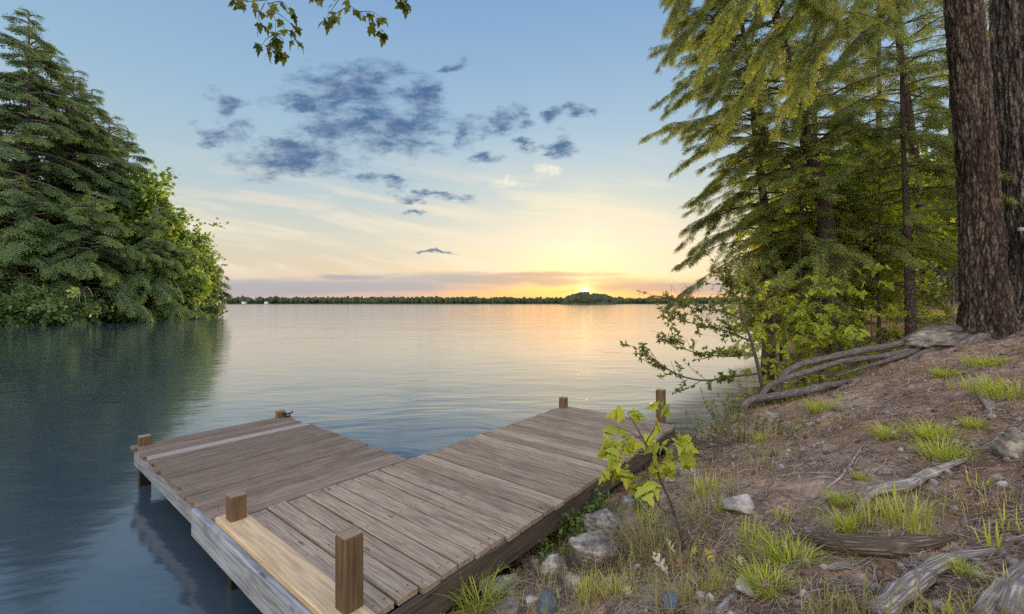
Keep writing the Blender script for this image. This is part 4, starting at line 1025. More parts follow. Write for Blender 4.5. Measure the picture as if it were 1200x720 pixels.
hemlock('hemlock_tree', b, 12.5, .105, 1.75, .10, 80, 'slim straight young hemlock rising beside the front pine', HM, group=WG, per_m=24, size=.25, tint=.5, dead=6,
        path=smooth_path([(0, 0, -.5), P(1066, 330, 8.6) - b, P(1062, 240, 8.6) - b, P(1057, 100, 8.6) - b, (-.15, .1, 12.5)], 8), droop=.9)
hemlock('hemlock_tree', rb(1090, 13.2), 16, .22, 3.4, .30, 60, 'hemlock behind the slim one with a thick leaning trunk above the railing', HM, group=WG, per_m=16, size=.34, tint=.45, lean=(-1.6, .5))
hemlock('hemlock_tree', rb(1030, 16.5), 17, .2, 3.8, .08, 70, 'dense hemlock far back between the leaning trunk and the slim hemlock', [M['bark_thin'], M['hem_deep'], M['bark_thin']], group=WG, per_m=14, size=.42, tint=.45)
hemlock('hemlock_tree', rb(1115, 19), 18, .22, 4.0, .1, 65, 'farthest hemlock, behind the front pine trunk', [M['bark_thin'], M['hem_deep'], M['bark_thin']], group=WG, per_m=13, size=.45, tint=.5)
hemlock('hemlock_tree', rb(955, 17.5), 17.5, .2, 3.7, .06, 75, 'dark hemlock at the back of the right wood nearest the lake', [M['bark_thin'], M['hem_deep'], M['bark_thin']], group=WG, per_m=14, size=.42, tint=.45)
hemlock('hemlock_tree', rb(905, 14.5), 7.0, .1, 1.6, .14, 46, 'short hemlock at the water with boughs low over the cove', HM, group=WG, per_m=20, size=.30, tint=.6, azf=(3.3, .5))
hemlock('hemlock_tree', rb(1030, 9.6), 4.6, .05, 2.0, .04, 46, 'low olive hemlock filling the gap left of the slim trunk', HM, group=WG, per_m=20, size=.26, tint=.62, droop=.8)
hemlock('hemlock_tree', rb(938, 9.6), 6.2, .06, 2.0, .10, 62, 'olive hemlock in front of the bare trunks at the edge of the cove', HM, group=WG, per_m=24, size=.25, tint=.65)
hemlock('hemlock_tree', rb(1000, 13.5), 9.5, .08, 2.6, .06, 70, 'middle sized hemlock between the leaning trunk and the railing', HM, group=WG, per_m=18, size=.32, tint=.55)
hemlock('hemlock_tree', rb(965, 11.6), 5.2, .06, 2.1, .04, 46, 'low olive hemlock behind the bright sapling at the cove', HM, group=WG, per_m=13, size=.38, tint=.6)
hemlock('hemlock_tree', rb(1145, 11.5), 9, .1, 2.6, .06, 50, 'young hemlock half hidden behind the front pine', HM, group=WG, per_m=11, size=.42, tint=.5)
BM = [M['bark_thin'], M['dec_bright'], M['bark_thin']]
broadleaf('broadleaf_tree', rb(1045, 23), 9, .12, (0, 0, 5), (3.4, 3, 3.6), 80, 'bright yellow green tree glowing far back behind the railing', BM, size=.7, per=10, group=WG, tint=.6)
broadleaf('broadleaf_tree', rb(1118, 15), 6, .08, (0, 0, 3.6), (1.9, 1.9, 2.2), 60, 'bright yellow green tree beside the front pine above the railing', BM, size=.55, per=9, group=WG, tint=.6)
broadleaf('broadleaf_tree', rb(915, 12.6), 3.9, .05, (0, 0, 2.2), (1.5, 1.4, 1.6), 60, 'bright leafy bush tree hanging over the cove', BM, size=.42, per=9, group=WG, tint=.5)
broadleaf('broadleaf_tree', rb(985, 22), 8, .12, (0, 0, 4.6), (3.4, 3, 3.6), 70, 'leafy green tree at the back of the cove', [M['bark_thin'], M['dec_left'], M['bark_thin']], size=.75, per=10, group=WG, tint=.6)
for px_, Y, h, lab in ((1180, 15, 12, 'hemlock behind the two pines at the right edge'), (1260, 12, 12, 'hemlock just outside the right edge behind the thickest pine')):
    hemlock('hemlock_tree', rb(px_, Y), h, .12, 3.0, .06, 44, lab, [M['bark_thin'], M['hem_deep'], M['bark_thin']], group=WG, per_m=9, size=.5, tint=.5)

# railing of a deck behind the wood
M['rail'] = wood_mat('grey_railing', (.19, .175, .165), (.27, .25, .235), (.11, .10, .095), .8, .3, .4)
ra, rbb = P(965, 347, 15.5), P(1150, 352, 12.0); rz = math.atan2(rbb[1] - ra[1], rbb[0] - ra[0]); Lr = float(np.linalg.norm((rbb - ra)[:2]))
gz = max(terrain(ra[0], ra[1]), terrain(rbb[0], rbb[1]))
rl = empty('deck_railing', (ra[0], ra[1], gz), rz); tag(rl, 'grey wooden railing with upright slats among the trees', 'railing')
H0 = 1.0 + max(0, 1.75 - gz)
def rpart(name, *a, **k): mb = MB(); box(mb, *a, **k); return mb.build(name, M['rail'], rl, False)
rpart('top_rail', (-.1, -.05, H0), (Lr + .1, .09, H0 + .045), .7, 0); rpart('rail', (-.1, -.02, H0 - .14), (Lr + .1, .02, H0 - .05), .6, 0); rpart('rail', (-.1, -.02, .35), (Lr + .1, .02, .44), .4, 0)
for k in range(5): rpart('post', (Lr * k / 4 - .045, .024, -1.0), (Lr * k / 4 + .045, .11, H0 + .1), rng.random(), 2)
for k in range(int(Lr / .16)):
    if rng.random() < .9: rpart('slat', (.08 + k * .16, -.062, .2), (.08 + k * .16 + .075, -.024, H0 - .02), rng.random(), 2)
# pale chair top behind the railing
g = P(1116, 326, 13.2); ch = empty('garden_chair', (g[0], g[1] + .5, gz + .3), -.5); tag(ch, 'pale painted garden chair behind the railing beside the front pine', 'chair')
def cpart(name, *a): mb = MB(); box(mb, *a, .5, 2, bev=.008); return mb.build(name, M['paleboard'], ch, False)
zc = g[2] - gz - .3
cpart('seat', (-.28, -.25, zc - .42), (.28, .28, zc - .37))
for k in range(4): cpart('back_slat', (-.26 + k * .135, .22, zc - .5), (-.15 + k * .135, .25, zc + .12 + .04 * (k in (1, 2))))
for sx_ in (-.36, .29): cpart('armrest', (sx_, -.3, zc - .17), (sx_ + .09, .25, zc - .14)); cpart('leg', (sx_ + .01, -.27, -.3), (sx_ + .07, -.2, zc - .172)); cpart('leg', (sx_ + .01, .15, -.3), (sx_ + .07, .21, zc - .172))
# pale plank on the ground by the thickest pine
g = G(1192, 384); mb = MB(); box(mb, (-.25, -.07, 0), (.5, .07, .03), .6, 0); o = mb.build('loose_plank', M['paleboard'], None, False, (g[0], g[1] + .2, g[2] + .05)); o.rotation_euler = (0, .25, -.6); tag(o, 'pale loose plank lying at the foot of the thickest pine', 'plank')

# ================================================================== lobed leaves
def leaf_outline(kind):
    if kind == 'oak':      # pointed lobes
        half = [(0, 0), (.06, .06), (.16, .05), (.20, .20), (.27, .235), (.29, .10), (.40, .09), (.46, .27), (.57, .38), (.56, .16), (.66, .13), (.74, .26), (.83, .30), (.81, .12), (.90, .09), (1, 0)]
    else:                  # maple
        half = [(0, 0), (-.05, .10), (-.10, .30), (.06, .28), (.12, .40), (.30, .58), (.38, .40), (.36, .22), (.52, .30), (.62, .26), (.66, .15), (.80, .14), (1, 0)]
    h = np.array(half); low = h[1:-1][::-1] * [1, -1]
    return h, low
def leaf_template(kind, curl=.25, fold=.12):
    h, low = leaf_outline(kind); k = len(h)
    mid = np.stack([h[:, 0].clip(0, 1), np.zeros(k)], -1)
    def z(p): return -curl * p[:, 0] ** 2 + fold * np.abs(p[:, 1]) - .25 * np.abs(p[:, 1]) ** 2
    up = h; dn = h * [1, -1]; v2 = np.concatenate([mid, up, dn]); v = np.c_[v2, z(v2)]; f = []
    for i in range(k - 1):
        f.append([i, i + 1, k + i + 1, k + i]); f.append([i + 1, i, 2 * k + i, 2 * k + i + 1])
    return v, np.array(f)
OAK = [leaf_template('oak', .3, .15), leaf_template('oak', .6, .25)]
MAP = [leaf_template('maple', .25, .12), leaf_template('maple', .5, .2)]
def put_leaves(mb, pts, dirs, size, temps, tint, updev=.35):
    nn = len(pts); up = np.array([0, 0, 1.]) + rng.normal(0, updev, (nn, 3)); Mx = frames(np.asarray(dirs), up, size * rng.uniform(.55, 1.25, nn), rng.normal(0, .35, nn)); w = rng.integers(0, len(temps), nn)
    tt = np.clip(tint + rng.normal(0, .22, nn), 0, 1)
    for k, (tv, tf) in enumerate(temps): inst(mb, tv, tf, Mx[w == k], np.asarray(pts)[w == k], tt[w == k])

def leafy_twigs(B, twigs, temps, size, spacing, tint, droop=.5, r0=.006, whorl=3, start=.2, base_r=None, updev=.45):
    wood = MB(); lv = MB()
    for tw in twigs:
        pth = smooth_path([np.asarray(q) - B for q in tw], 7); add_tube(wood, pth, np.linspace(base_r or r0, r0 * .4, len(pth)), 6, cap=False)
        _, _, L = along(pth, np.array([0., 1.])); m_ = max(1, int(L * (1 - start) / spacing)); s = np.concatenate([np.linspace(start, 1, m_), np.full(whorl, 1.0)])
        p, tg, _ = along(pth, s); an = rng.uniform(0, 6.28, len(s)); side = np.stack([np.cos(an), np.sin(an), rng.uniform(-.2, .3, len(s))], -1)
        d = tg * .35 + side; d[:, 2] -= droop * rng.uniform(.3, 1.4, len(s)); d /= np.linalg.norm(d, axis=1)[:, None]
        pet = rng.uniform(.25, .5, len(s))[:, None] * size
        for a_, b_ in zip(p, p + d * pet): add_tube(wood, [a_, (a_ + b_) / 2 + [0, 0, size * .05], b_], [r0 * .3, r0 * .25, r0 * .22], 3, cap=False)
        put_leaves(lv, p + d * pet, d, size, temps, tint, updev)
    return wood, lv
# oak sapling in front of the dock
B = G(803, 645); B[2] -= .02; sap = empty('oak_sapling', B); tag(sap, 'young oak sapling with big lobed yellow green leaves in front of the dock', 'sapling')
Ys = float(B[1]); S = lambda px_, py, o=0.0: P(px_, py, Ys + o)
stem = [[B, S(796, 620), S(790, 601), S(784, 585, -.02), S(773, 560, -.03), S(765, 535, -.04), S(752, 512, -.03), S(741, 492, -.02)],
        [S(791, 603), S(775, 596, .02), S(766, 580, .03), S(760, 562, .05), S(756, 540, .06)],
        [S(775, 565), S(766, 545), S(757, 522), S(768, 500, .02), S(771, 484, .02)]]
wood = MB()
for k, s_ in enumerate(stem):
    p_ = smooth_path([q - B for q in s_], 7); add_tube(wood, p_, np.linspace((.010, .0065, .005)[k], .003, len(p_)), 8, rough=.15, cap=False)
tw = [[S(765, 535), S(745, 522), S(728, 520, -.08)], [S(766, 540), S(750, 540, .08), S(730, 545, .1)], [S(757, 522), S(742, 508, .05), S(722, 500, .05)], [S(741, 492), S(736, 484), S(748, 482)], [S(768, 500), S(772, 484), S(776, 476)],
      [S(773, 556), S(785, 540, -.06), S(795, 530, -.1)], [S(765, 535), S(778, 520, -.1), S(790, 512, -.12)], [S(760, 560, .05), S(745, 556, 0), S(722, 552, 0)], [S(770, 550), S(760, 560, -.1), S(750, 566, -.14)], [S(752, 512), S(735, 515, -.1), S(716, 527, -.1)], [S(775, 556), S(790, 552, .08), S(800, 545, .1)]]
w2, lv = leafy_twigs(B, tw, MAP, .094, .038, .6, .72, .003, 4, .35, updev=.9)
wood.v += w2.v; wood.t += w2.t; wood.g += w2.g
for k, a_ in w2.f.items(): wood.f.setdefault(k, []).extend([q + wood.n for q in a_])
wood.n += w2.n
wood.build('stem', M['twig'], sap); lv.build('leaves', M['oak'], sap, True)
# yellow seedling
B = G(818, 668); t = empty('seedling', B); tag(t, 'small bright yellow seedling with drooping leaves beside the sapling stem', 'seedling')
w_, lv = leafy_twigs(B, [[B, B + (0, 0, .08), B + (-.01, -.01, .13)], [B + (0, 0, .07), B + (.03, 0, .12)]], OAK, .045, .05, .6, .3, .0025, 2, .8); w_.build('stem', M['twig'], t); lv.build('leaves', M['seedling'], t)
# bright maple sapling at the cove
def big_sapling(base, top, nt, label, spread, size, tint, seed, mat='dec_bright', temps=MAP, levels=(.2, 1)):
    B = np.asarray(base); t = empty('maple_sapling', B); tag(t, label, 'sapling', 'maple saplings along the cove'); T_ = np.asarray(top); pth = smooth_path([B, B + (T_ - B) * .5 + rng.normal(0, .05, 3), T_], 8)
    tws = []
    for k in range(nt):
        q0, _, L = along(pth, np.array([levels[0] + (levels[1] - levels[0]) * rng.random()])); a = rng.uniform(0, 6.28); l = spread * rng.uniform(.4, 1.1); e = q0[0] + [math.cos(a) * l, math.sin(a) * l, l * rng.uniform(-.25, .35)]
        tws.append([q0[0], (q0[0] + e) / 2 + [0, 0, .08 * l], e])
    w_, lv = leafy_twigs(B, tws, temps, size, size * .75, tint, .5, .006, 3, .25)
    add_tube(w_, pth - B, np.linspace(.02, .007, len(pth)), 8, cap=False); w_.build('stem', M['twig'], t); lv.build('leaves', M[mat], t); return t
b1 = P(987, 410, 7.9); b1[2] = terrain(b1[0], b1[1]) - .1
big_sapling(b1, P(975, 318, 7.9), 30, 'maple sapling with bright yellow leaves behind the arching roots', .85, .15, .55, 1)
b1 = P(945, 420, 8.4); b1[2] = max(-.2, terrain(b1[0], b1[1]))
big_sapling(b1, P(935, 340, 8.6), 22, 'maple sapling with bright green leaves low over the cove water', .7, .15, .45, 2)
b1 = P(1015, 412, 8.3); b1[2] = terrain(b1[0], b1[1]) - .1
big_sapling(b1, P(1020, 362, 8.4), 18, 'low bright maple sapling just left of the slim hemlock', .7, .14, .6, 3)
b1 = P(915, 432, 7.6); b1[2] = max(-.15, terrain(b1[0], b1[1]))
big_sapling(b1, P(905, 330, 7.9), 34, 'tallest maple sapling at the cove, next to the spindly shrub', .8, .13, .5, 4)
b1 = P(960, 425, 7.7); b1[2] = terrain(b1[0], b1[1]) - .1
big_sapling(b1, P(962, 352, 7.7), 26, 'short bright maple sapling directly behind the highest arching root', .7, .13, .6, 5)
broadleaf('broadleaf_tree', rb(1010, 11.0), 5.0, .05, (0, 0, 2.9), (1.7, 1.5, 1.9), 80, 'fresh green leafy tree left of the slim hemlock above the railing', BM, size=.42, per=10, group=WG, tint=.45)
broadleaf('broadleaf_tree', rb(940, 13.0), 6.4, .06, (0, 0, 3.8), (1.9, 1.6, 2.4), 80, 'fresh green leafy tree under the leaning trunk at the cove', BM, size=.45, per=10, group=WG, tint=.4)
# shoreline shrub with small leaves and long bare shoots
B = onr(897, 462, .45); B[2] -= .25; sh = empty('shrub', B); tag(sh, 'spindly dark shrub leaning over the water with small leaves and bare shoots', 'shrub')
Y0 = float(B[1]); Q = lambda px_, py, o=0.0: P(px_, py, Y0 + o)
limbs = [([B, Q(893, 452), Q(886, 420), Q(879, 395), Q(870, 372), Q(866, 350)], .035), ([Q(888, 438), Q(860, 441, -.1), Q(825, 446, -.2), Q(790, 437, -.3), Q(752, 410, -.35)], .02), ([Q(880, 400), Q(850, 388, -.1), Q(815, 380, -.2), Q(785, 372, -.2)], .016),
         ([Q(872, 375), Q(845, 365, .1), Q(815, 362, .1), Q(790, 350, .1)], .012), ([Q(868, 360), Q(858, 340), Q(850, 325)], .010), ([Q(872, 378), Q(890, 360, .1), Q(905, 345, .2)], .012), ([Q(884, 415), Q(850, 418, -.3), Q(810, 412, -.4), Q(790, 400, -.4)], .012), ([Q(870, 372), Q(880, 350), Q(878, 330)], .010)]
wood = MB(); lv = MB(); SL = [spray_template(0, 1)]
def small_leaf():
    v = np.array(diamond(0, 0, 0, 1, 0, -.12, .24, .06)); return v, np.arange(4).reshape(-1, 4)
SLF = [small_leaf()]
for pts, r in limbs:
    p_ = smooth_path([q - B for q in pts], 8); add_tube(wood, p_, np.linspace(r, r * .3, len(p_)), 8, rough=.15, cap=False)
    if r > .03: continue
    for k in range(24):
        s0 = rng.uniform(.15, 1); q0, tg, L = along(p_, np.array([s0])); d = tg[0] + rng.normal(0, .55, 3); d[2] += .15; l = rng.uniform(.10, .30); e = q0[0] + d * l
        tw_ = smooth_path([q0[0], q0[0] + d * l * .5 + rng.normal(0, .02, 3), e], 4); add_tube(wood, tw_, np.linspace(.005, .002, len(tw_)), 4, cap=False)
        m_ = int(rng.integers(14, 34)); s = rng.uniform(.15, 1, m_); pp, tt, _ = along(tw_, s); dd = tt * .6 + rng.normal(0, .6, (m_, 3)); put_leaves(lv, pp, dd, .068, SLF, .5, .8)
for k in range(26):
    s0 = rng.uniform(.3, 1); pts, r = limbs[rng.integers(1, len(limbs))]; p_ = smooth_path([q - B for q in pts], 8); q0, tg, L = along(p_, np.array([s0])); l = rng.uniform(.2, .5); e = q0[0] + np.array([rng.normal(0, .4), rng.normal(0, .3), rng.uniform(.1, 1)]) * l
    add_tube(wood, smooth_path([q0[0], (q0[0] + e) / 2 + rng.normal(0, .05, 3), e], 4), np.linspace(.004, .0015, 9), 3, cap=False)
wood.build('stem', M['twig'], sh); lv.build('leaves', M['shrub'], sh)
# leafy plants along the waterline
def bank_plant(px_, py, h, nst, label, leaf=.05, mat='shrub', tint=.6, w=.25):
    B = G(px_, py); t = empty('bank_plant', B); tag(t, label, 'plant', 'leafy plants along the waterline'); wd_ = MB(); lv = MB()
    for k in range(nst):
        a = rng.uniform(0, 6.28); e = np.array([math.cos(a) * w * rng.random(), math.sin(a) * w * rng.random(), h * rng.uniform(.6, 1.1)]); s_ = np.array([rng.normal(0, w * .3), rng.normal(0, w * .3), 0])
        p_ = smooth_path([s_, s_ + e * .5 + rng.normal(0, .02, 3), s_ + e], 5); add_tube(wd_, p_, np.linspace(.004, .0015, len(p_)), 4, cap=False)
        m_ = int(rng.integers(10, 20)); s = rng.uniform(.15, 1, m_); pp, tt, _ = along(p_, s); put_leaves(lv, pp, tt * .3 + rng.normal(0, .7, (m_, 3)), leaf, SLF, tint, .6)
    wd_.build('stems', M['twig'], t); lv.build('leaves', M[mat], t)
bank_plant(850, 500, .45, 12, 'tall leafy plant at the waterline below the root ends', .055)
bank_plant(872, 516, .3, 10, 'bushy low plant under the thick root end', .045)
bank_plant(815, 530, .34, 8, 'wispy plant at the waterline right of the sapling', .045)
bank_plant(838, 512, .3, 8, 'sparse green plant above the twig tangle', .05)
bank_plant(905, 512, .2, 8, 'small leafy plant below the arching roots', .04)
bank_plant(690, 612, .22, 12, 'dark green weed growing against the dock side', .045, 'dec_left', .4, .2)
bank_plant(668, 640, .2, 10, 'leafy weed between the dock and the boulders', .04, 'dec_left', .5, .16)
bank_plant(752, 600, .16, 9, 'low green weed beside the sapling stem', .035, 'dec_left', .5, .15)
bank_plant(640, 665, .14, 8, 'low weed in the shade of the dock edge', .035, 'dec_left', .5, .14)

# maple limb overhead, from a maple standing behind the viewer
B = np.array([-2.6, -3.6, 0.]); B[2] = max(terrain(B[0], B[1]), .05) - .1
mp = empty('maple_tree', B); tag(mp, 'maple whose leafy limb hangs into the top of the photo', 'tree')
tr = MB(); p_ = smooth_path([B * 0 + (0, 0, -.3), (.1, .1, 3), (0, .3, 6), (-.1, .4, 10)], 8); add_tube(tr, p_, np.linspace(.24, .06, len(p_)), 16, rough=.1); tr.build('trunk', M['bark_thin'], mp)
L0 = np.array([B[0], B[1] + .3, B[2] + 5.2]); Y = 5.0; K = lambda px_, py, o=0.0: P(px_, py, Y + o)
limb = [L0, np.array([-2.6, -1.0, 6.4]), np.array([-2.6, 2.2, 7.0]), K(330, -95), K(318, -40)]
tws = [[K(318, -40), K(305, -15), K(312, 0), K(322, 22), K(323, 44)], [K(312, 0), K(295, 2, .1), K(278, 3, .1)], [K(318, 12), K(332, 20, .1), K(346, 34, .1)], [K(314, 5), K(330, 2, -.1), K(340, 14, -.1)], [K(310, 4), K(303, 20, .1), K(308, 30, .1)],
       [K(330, -95), K(375, -50), K(405, 0), K(420, 14), K(435, 24), K(448, 36)], [K(400, -5), K(390, 10, .1), K(382, 22, .1)], [K(410, 6), K(400, 12, -.1), K(392, 18, -.1)], [K(420, 14), K(435, 14, .1), K(446, 20, .1)], [K(375, -50), K(430, -40), K(468, -10), K(474, 2)], [K(328, 26), K(338, 40), K(346, 46)], [K(323, 44), K(318, 52), K(320, 58)], [K(323, 40), K(312, 46), K(308, 52)], [K(323, 40), K(332, 48), K(330, 58)], [K(318, -40), K(370, -20), K(372, -4)]]
w_, lv = leafy_twigs(B, tws, MAP, .115, .06, .35, .9, .005, 4, .35)
p_ = smooth_path([q - B for q in limb], 8); add_tube(w_, p_, np.linspace(.07, .010, len(p_)), 8, cap=False)
for k in range(40):        # more twigs and leaves on the limb, out of the picture
    q0, tg, _ = along(p_, np.array([rng.uniform(.15, .8)])); d = rng.normal(0, 1, 3); d[2] = abs(d[2]) * .6 + .1; e = q0[0] + d * rng.uniform(.4, .8); add_tube(w_, np.array([q0[0], (q0[0] + e) / 2, e]), [.008, .006, .003], 4, cap=False)
    pp = e + rng.normal(0, .15, (8, 3)); put_leaves(lv, pp, rng.normal(0, 1, (8, 3)) - [0, 0, .4], .085, MAP, .35)
w_.build('branches', M['twig'], mp); lv.build('leaves', M['maple'], mp)

# ================================================================== grass tufts
def tuft_mesh(name, nb, h, spread, lean, wid, tlo, thi, mat='grass', seed=0, dry=.1):
    r = np.random.default_rng(seed); mb = MB(); V_, T_ = [], []
    for k in range(nb):
        a = r.uniform(0, 6.28); rr = spread * math.sqrt(r.random()) * .55; c = np.array([math.cos(a) * rr, math.sin(a) * rr, -.02]); a2 = a + r.normal(0, .7)
        L = h * r.uniform(.5, 1.15); ln = lean * r.uniform(.25, 1.3); d = np.array([math.cos(a2), math.sin(a2), 0]); sd_ = np.array([-d[1], d[0], 0])
        w = wid * r.uniform(.6, 1.2); s = np.linspace(0, 1, 5)
        cen = c + d * (L * ln * s ** 1.7)[:, None] + np.array([0, 0, 1]) * (L * (s - .42 * ln * s ** 2.2))[:, None]
        ww = w * np.array([.8, 1, .85, .55, .06]); v = np.concatenate([cen + sd_ * ww[:, None], cen - sd_ * ww[:, None]])
        V_.append(v); t_ = r.uniform(tlo, thi) + (.45 if r.random() < dry else 0); T_.append(np.clip(t_ + .22 * (s - .3), 0, 1)[np.r_[0:5, 0:5]])
    nn = len(V_); f = np.array([[i, i + 1, 5 + i + 1, 5 + i] for i in range(4)]); mb.add(np.concatenate(V_), (f[None] + (np.arange(nn) * 10)[:, None, None]).reshape(-1, 4), np.concatenate(T_)); return mb.mesh(name, M[mat])
TM = {'round': [tuft_mesh('round_tuft', 210, .17, .13, 1.0, .0024, .4, .75, seed=i) for i in range(3)],
      'up': [tuft_mesh('upright_tuft', 80, .2, .14, .5, .0028, .45, .8, seed=10 + i, dry=.2) for i in range(3)],
      'tall': [tuft_mesh('tall_tuft', 110, .34, .2, .9, .0042, .25, .62, seed=20, dry=.15)], 'green': [tuft_mesh('green_tuft', 130, .24, .2, .7, .0034, .1, .42, seed=30 + i, dry=.05) for i in range(2)],
      'thin': [tuft_mesh('thin_tuft', 16, .2, .10, .45, .0034, .6, .85, seed=40 + i) for i in range(3)], 'dry': [tuft_mesh('dry_tuft', 120, .2, .25, 1.0, .002, .2, .7, 'drygrass', seed=50 + i, dry=.25) for i in range(2)], 'big': [tuft_mesh('big_tuft', 380, .2, .42, .8, .0028, .42, .72, seed=60 + i) for i in range(2)]}
tufts = [(520, 722, 'tall', 1.0, 'tall grass clump with long yellow blades against the near end of the dock'), (562, 716, 'tall', .7, 'smaller tall grass clump beside the low slab at the dock'),
 (660, 628, 'green', 1.0, 'thick green grass clump against the side of the dock'), (690, 600, 'green', .8, 'green grass clump farther along the dock side'), (640, 650, 'green', .6, 'short green grass in the shadow of the dock side'),
 (828, 578, 'up', 1.1, 'yellow green grass clump behind the flat pale stone'), (926, 662, 'round', 1.0, 'rounded drooping grass tuft left of the fallen log'), (1000, 622, 'round', .85, 'grass tuft on the left end of the fallen log'),
 (1030, 612, 'up', .7, 'grass tuft in the middle of the fallen log'), (1062, 610, 'up', .95, 'upright grass tuft right of the arching slender root'), (960, 482, 'round', 1.25, 'grass tuft hanging just below the thick root'),
 (892, 518, 'round', .8, 'small round grass tuft at the lower end of the thick root'), (1040, 513, 'round', 1.0, 'left of the two flat grass tufts on the bare slope'), (1090, 513, 'round', 1.15, 'right of the two flat grass tufts on the bare slope'),
 (1106, 538, 'round', 1.1, 'grass tuft just below the pair of flat tufts'), (1141, 500, 'round', .65, 'small grass tuft above the rough cracked stone'), (1182, 462, 'big', 1.0, 'widest bright grass patch at the right edge below the pine'),
 (1160, 428, 'big', .9, 'bright grass patch at the very foot of the front pine'), (1107, 441, 'round', 1.1, 'grass tuft left of the bright patch under the pine'), (985, 590, 'round', .6, 'small bright tuft left of the arching slender root'),
 (1008, 562, 'round', .38, 'tiny bright tuft on the bare slope beside the small dark stone'), (1130, 672, 'round', .4, 'tuft growing over the thick snaking root'), (1190, 622, 'thin', .85, 'few tall blades near the right edge'),
 (1164, 640, 'thin', .7, 'few tall blades standing above the thick snaking root tip'), (898, 690, 'round', .75, 'drooping tuft over the pale flat stone'), (882, 634, 'up', .8, 'upright grass tuft left of the rounded drooping tuft'),
 (1098, 720, 'thin', .7, 'few bright blades at the bottom between the grey roots'), (1140, 718, 'thin', .6, 'few bright blades right beside the thick snaking root'), (1176, 692, 'thin', .6, 'few bright blades on the corner roots'),
 (722, 700, 'up', .7, 'sparse grass below the upright layered boulder'), (690, 700, 'up', .65, 'sparse grass left of the sparse tuft below the layered boulder'), (770, 650, 'dry', 1.1, 'pale dry grass left of the sapling stem'), (830, 610, 'dry', 1.0, 'pale dry grass right of the sapling stem'),
 (740, 640, 'dry', .9, 'dry grass right of the large rounded boulder'), (850, 600, 'up', .7, 'grass blades against the left side of the flat pale stone'), (835, 690, 'up', .6, 'sparse tuft below the yellow seedling'), (800, 715, 'dry', .7, 'dry grass beside the slate blue stone'),
 (1085, 378, 'up', 2.2, 'tall grass behind the rock ledge, left part'), (1105, 374, 'up', 2.4, 'tall grass behind the rock ledge, right part against the pine'), (985, 470, 'thin', .8, 'few blades just below the middle of the thick root'), (1145, 570, 'thin', .7, 'few blades near the upper tip of the arching slender root'),
 (1060, 420, 'thin', .9, 'few blades between the upper roots'), (1015, 655, 'dry', .5, 'dry grass hanging in front of the fallen log'), (760, 615, 'up', .8, 'yellowish blades left of the sapling stem'), (1080, 630, 'up', .55, 'short blades on the right end of the fallen log'), (915, 612, 'thin', .8, 'lone thin blades right of the flat pale stone'), (1120, 455, 'thin', .8, 'few blades left of the short root stub')]
for i, (px_, py, kind, s, lab) in enumerate(tufts):
    g = G(px_, py); me = TM[kind][i % len(TM[kind])]; o = bpy.data.objects.new('grass_tuft', me); COL.objects.link(o); o.location = g; o.rotation_euler = (0, 0, rng.uniform(0, 6.28)); s *= 1.12; o.scale = (s, s, s * rng.uniform(.72, .9)); tag(o, lab, 'grass tuft', 'grass tufts on the bank')

# ================================================================== litter
def scatter_pts(nn, ymin=1.15, ymax=8.0):
    out = []
    while len(out) < nn:
        Yv = ymin * (ymax / ymin) ** rng.random(); x = rng.uniform(-.5, 1.35) * Yv
        t = .7777 * x - .6286 * Yv
        if t < -1.72 or (t < -1.55 and Yv < 5) or Yv > 6.1 + .26 * (x - 3.25): continue
        out.append((x, Yv))
    return np.array(out)
pts = scatter_pts(30000); pts = pts[np.array([mnoise.noise(Vector((x * 1.4, y * 1.4, 8))) + .5 * mnoise.noise(Vector((x * 4, y * 4, 8))) + rng.normal(0, .22) > -.05 for x, y in pts])]; nn = len(pts); dist = pts[:, 1]
z = np.array([terrain(x, y) for x, y in pts]); e = .03
nx = np.array([terrain(x + e, y) for x, y in pts]) - z; ny = np.array([terrain(x, y + e) for x, y in pts]) - z
a = rng.uniform(0, 6.28, nn); L = rng.uniform(.05, .11, nn) * (1 + .12 * dist); w = .0012 * (1 + .25 * dist)
d = np.stack([np.cos(a), np.sin(a), (np.cos(a) * nx + np.sin(a) * ny) / e + rng.normal(0, .15, nn)], -1) * (L / 2)[:, None]
sdv = np.stack([-np.sin(a), np.cos(a), (-np.sin(a) * nx + np.cos(a) * ny) / e], -1) * w[:, None]
c = np.c_[pts, z + .006 + rng.uniform(0, .008, nn)]; bow = sdv * rng.normal(0, 3, nn)[:, None]
v = np.stack([c - d - sdv, c - d + sdv, c + bow + sdv, c + d + sdv * .4, c + d - sdv * .4, c + bow - sdv], 1).reshape(-1, 3)
f = (np.array([[0, 1, 2, 5], [5, 2, 3, 4]])[None] + (np.arange(nn) * 6)[:, None, None]).reshape(-1, 4)
mb = MB(); mb.add(v, f, np.repeat(rng.beta(1.8, 2.4, nn), 6)); tag(mb.build('needle_litter', M['litter']), kind='stuff')
# twigs in the litter
mb = MB()
for (x, y) in scatter_pts(800, 1.3, 7):
    a = rng.uniform(0, 6.28); l = rng.uniform(.06, .22); p0 = np.array([x, y]); q = [p0 + k * l * np.array([math.cos(a), math.sin(a)]) + rng.normal(0, .008, 2) for k in (-.5, 0, .5)]
    add_tube(mb, smooth_path([(u_[0], u_[1], terrain(u_[0], u_[1]) + .006) for u_ in q], 3), np.linspace(.0035, .0018, 7) * (1 + .15 * y), 4, .5, cap=False)
tag(mb.build('twig_litter', M['deadtwig']), kind='stuff')
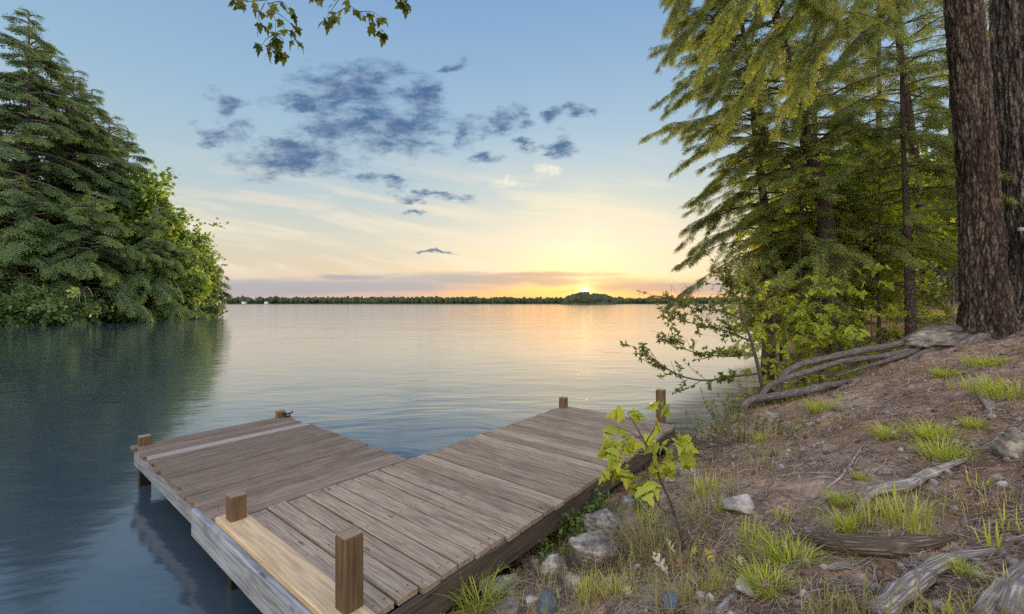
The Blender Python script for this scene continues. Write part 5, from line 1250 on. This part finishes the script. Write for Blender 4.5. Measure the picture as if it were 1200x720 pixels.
# small pebbles and clods
mb = MB(); pc = scatter_pts(700, 1.3, 7)
for (x, y) in pc:
    s = rng.uniform(.006, .02) * (1 + .1 * y); v_ = IV * (1 + rng.normal(0, .12, (len(IV), 1))) * s * rng.uniform(.6, 1.3, 3) + (x, y, terrain(x, y) + s * .15); mb.add(v_, IF, rng.random())
M['pebble'] = tint_mat('pebbles', [(0, (.07, .05, .04)), (.6, (.17, .13, .105)), (1, (.36, .33, .30))], .9); tag(mb.build('pebbles', M['pebble']), kind='stuff')
# thin scattered grass blades
pts = scatter_pts(11000, 1.2, 6.5); keep = np.array([mnoise.noise(Vector((x * 1.3, y * 1.3, 4))) + (.26 if (.7777 * x - .6286 * y) < -.45 else -.12) for x, y in pts]) > .05; pts = pts[keep]
nn = len(pts); z = np.array([terrain(x, y) for x, y in pts]); a = rng.uniform(0, 6.28, nn); h = rng.uniform(.04, .16, nn); w = rng.uniform(.0011, .002, nn) * (1 + .1 * pts[:, 1]); ln = rng.uniform(.2, .9, nn)
dr = np.stack([np.cos(a), np.sin(a), 0 * a], -1); sdv = np.stack([-np.sin(a), np.cos(a), 0 * a], -1) * w[:, None]; c = np.c_[pts, z - .005]
m1 = c + dr * (h * ln * .25)[:, None] + np.array([0, 0, 1]) * (h * .55)[:, None]; m2 = c + dr * (h * ln)[:, None] + np.array([0, 0, 1]) * (h * (1 - .3 * ln))[:, None]
v = np.stack([c - sdv, c + sdv, m1 + sdv * .8, m2, m2, m1 - sdv * .8], 1).reshape(-1, 3); f = (np.array([[0, 1, 2, 5], [5, 2, 3, 4]])[None] + (np.arange(nn) * 6)[:, None, None]).reshape(-1, 4)
mb = MB(); mb.add(v, f, np.repeat(rng.uniform(.2, 1, nn), 6)); tag(mb.build('sparse_grass', M['drygrass']), kind='stuff')
# curled dead leaves
LV = leaf_template('oak', -.5, .5)
for px_, py, s, tn, lab in ((793, 655, .05, .95, 'pale curled dead leaf beside the sapling stem'), (783, 678, .06, .9, 'pale folded dead leaf left of the yellow seedling'), (800, 672, .06, .15, 'orange brown dead leaf under the yellow seedling'), (868, 668, .03, .95, 'tiny pale dead leaf on the needles right of the seedling'),
                             (985, 505, .06, .5, 'tan dead leaf on the bare slope below the thick root'), (1090, 548, .05, .5, 'tan dead leaf near the tip of the arching slender root'), (740, 706, .05, .5, 'tan dead leaf below the upright layered boulder')):
    g = G(px_, py, .02); mb = MB(); mb.add(LV[0] * s * 1.6, LV[1], tn); o = mb.build('dead_leaf', M['leaflitter'], None, True, g); o.rotation_euler = (rng.normal(.3, .4), rng.normal(-.3, .3), rng.uniform(0, 6.28)); tag(o, lab, 'leaf', 'dead leaves on the bank')
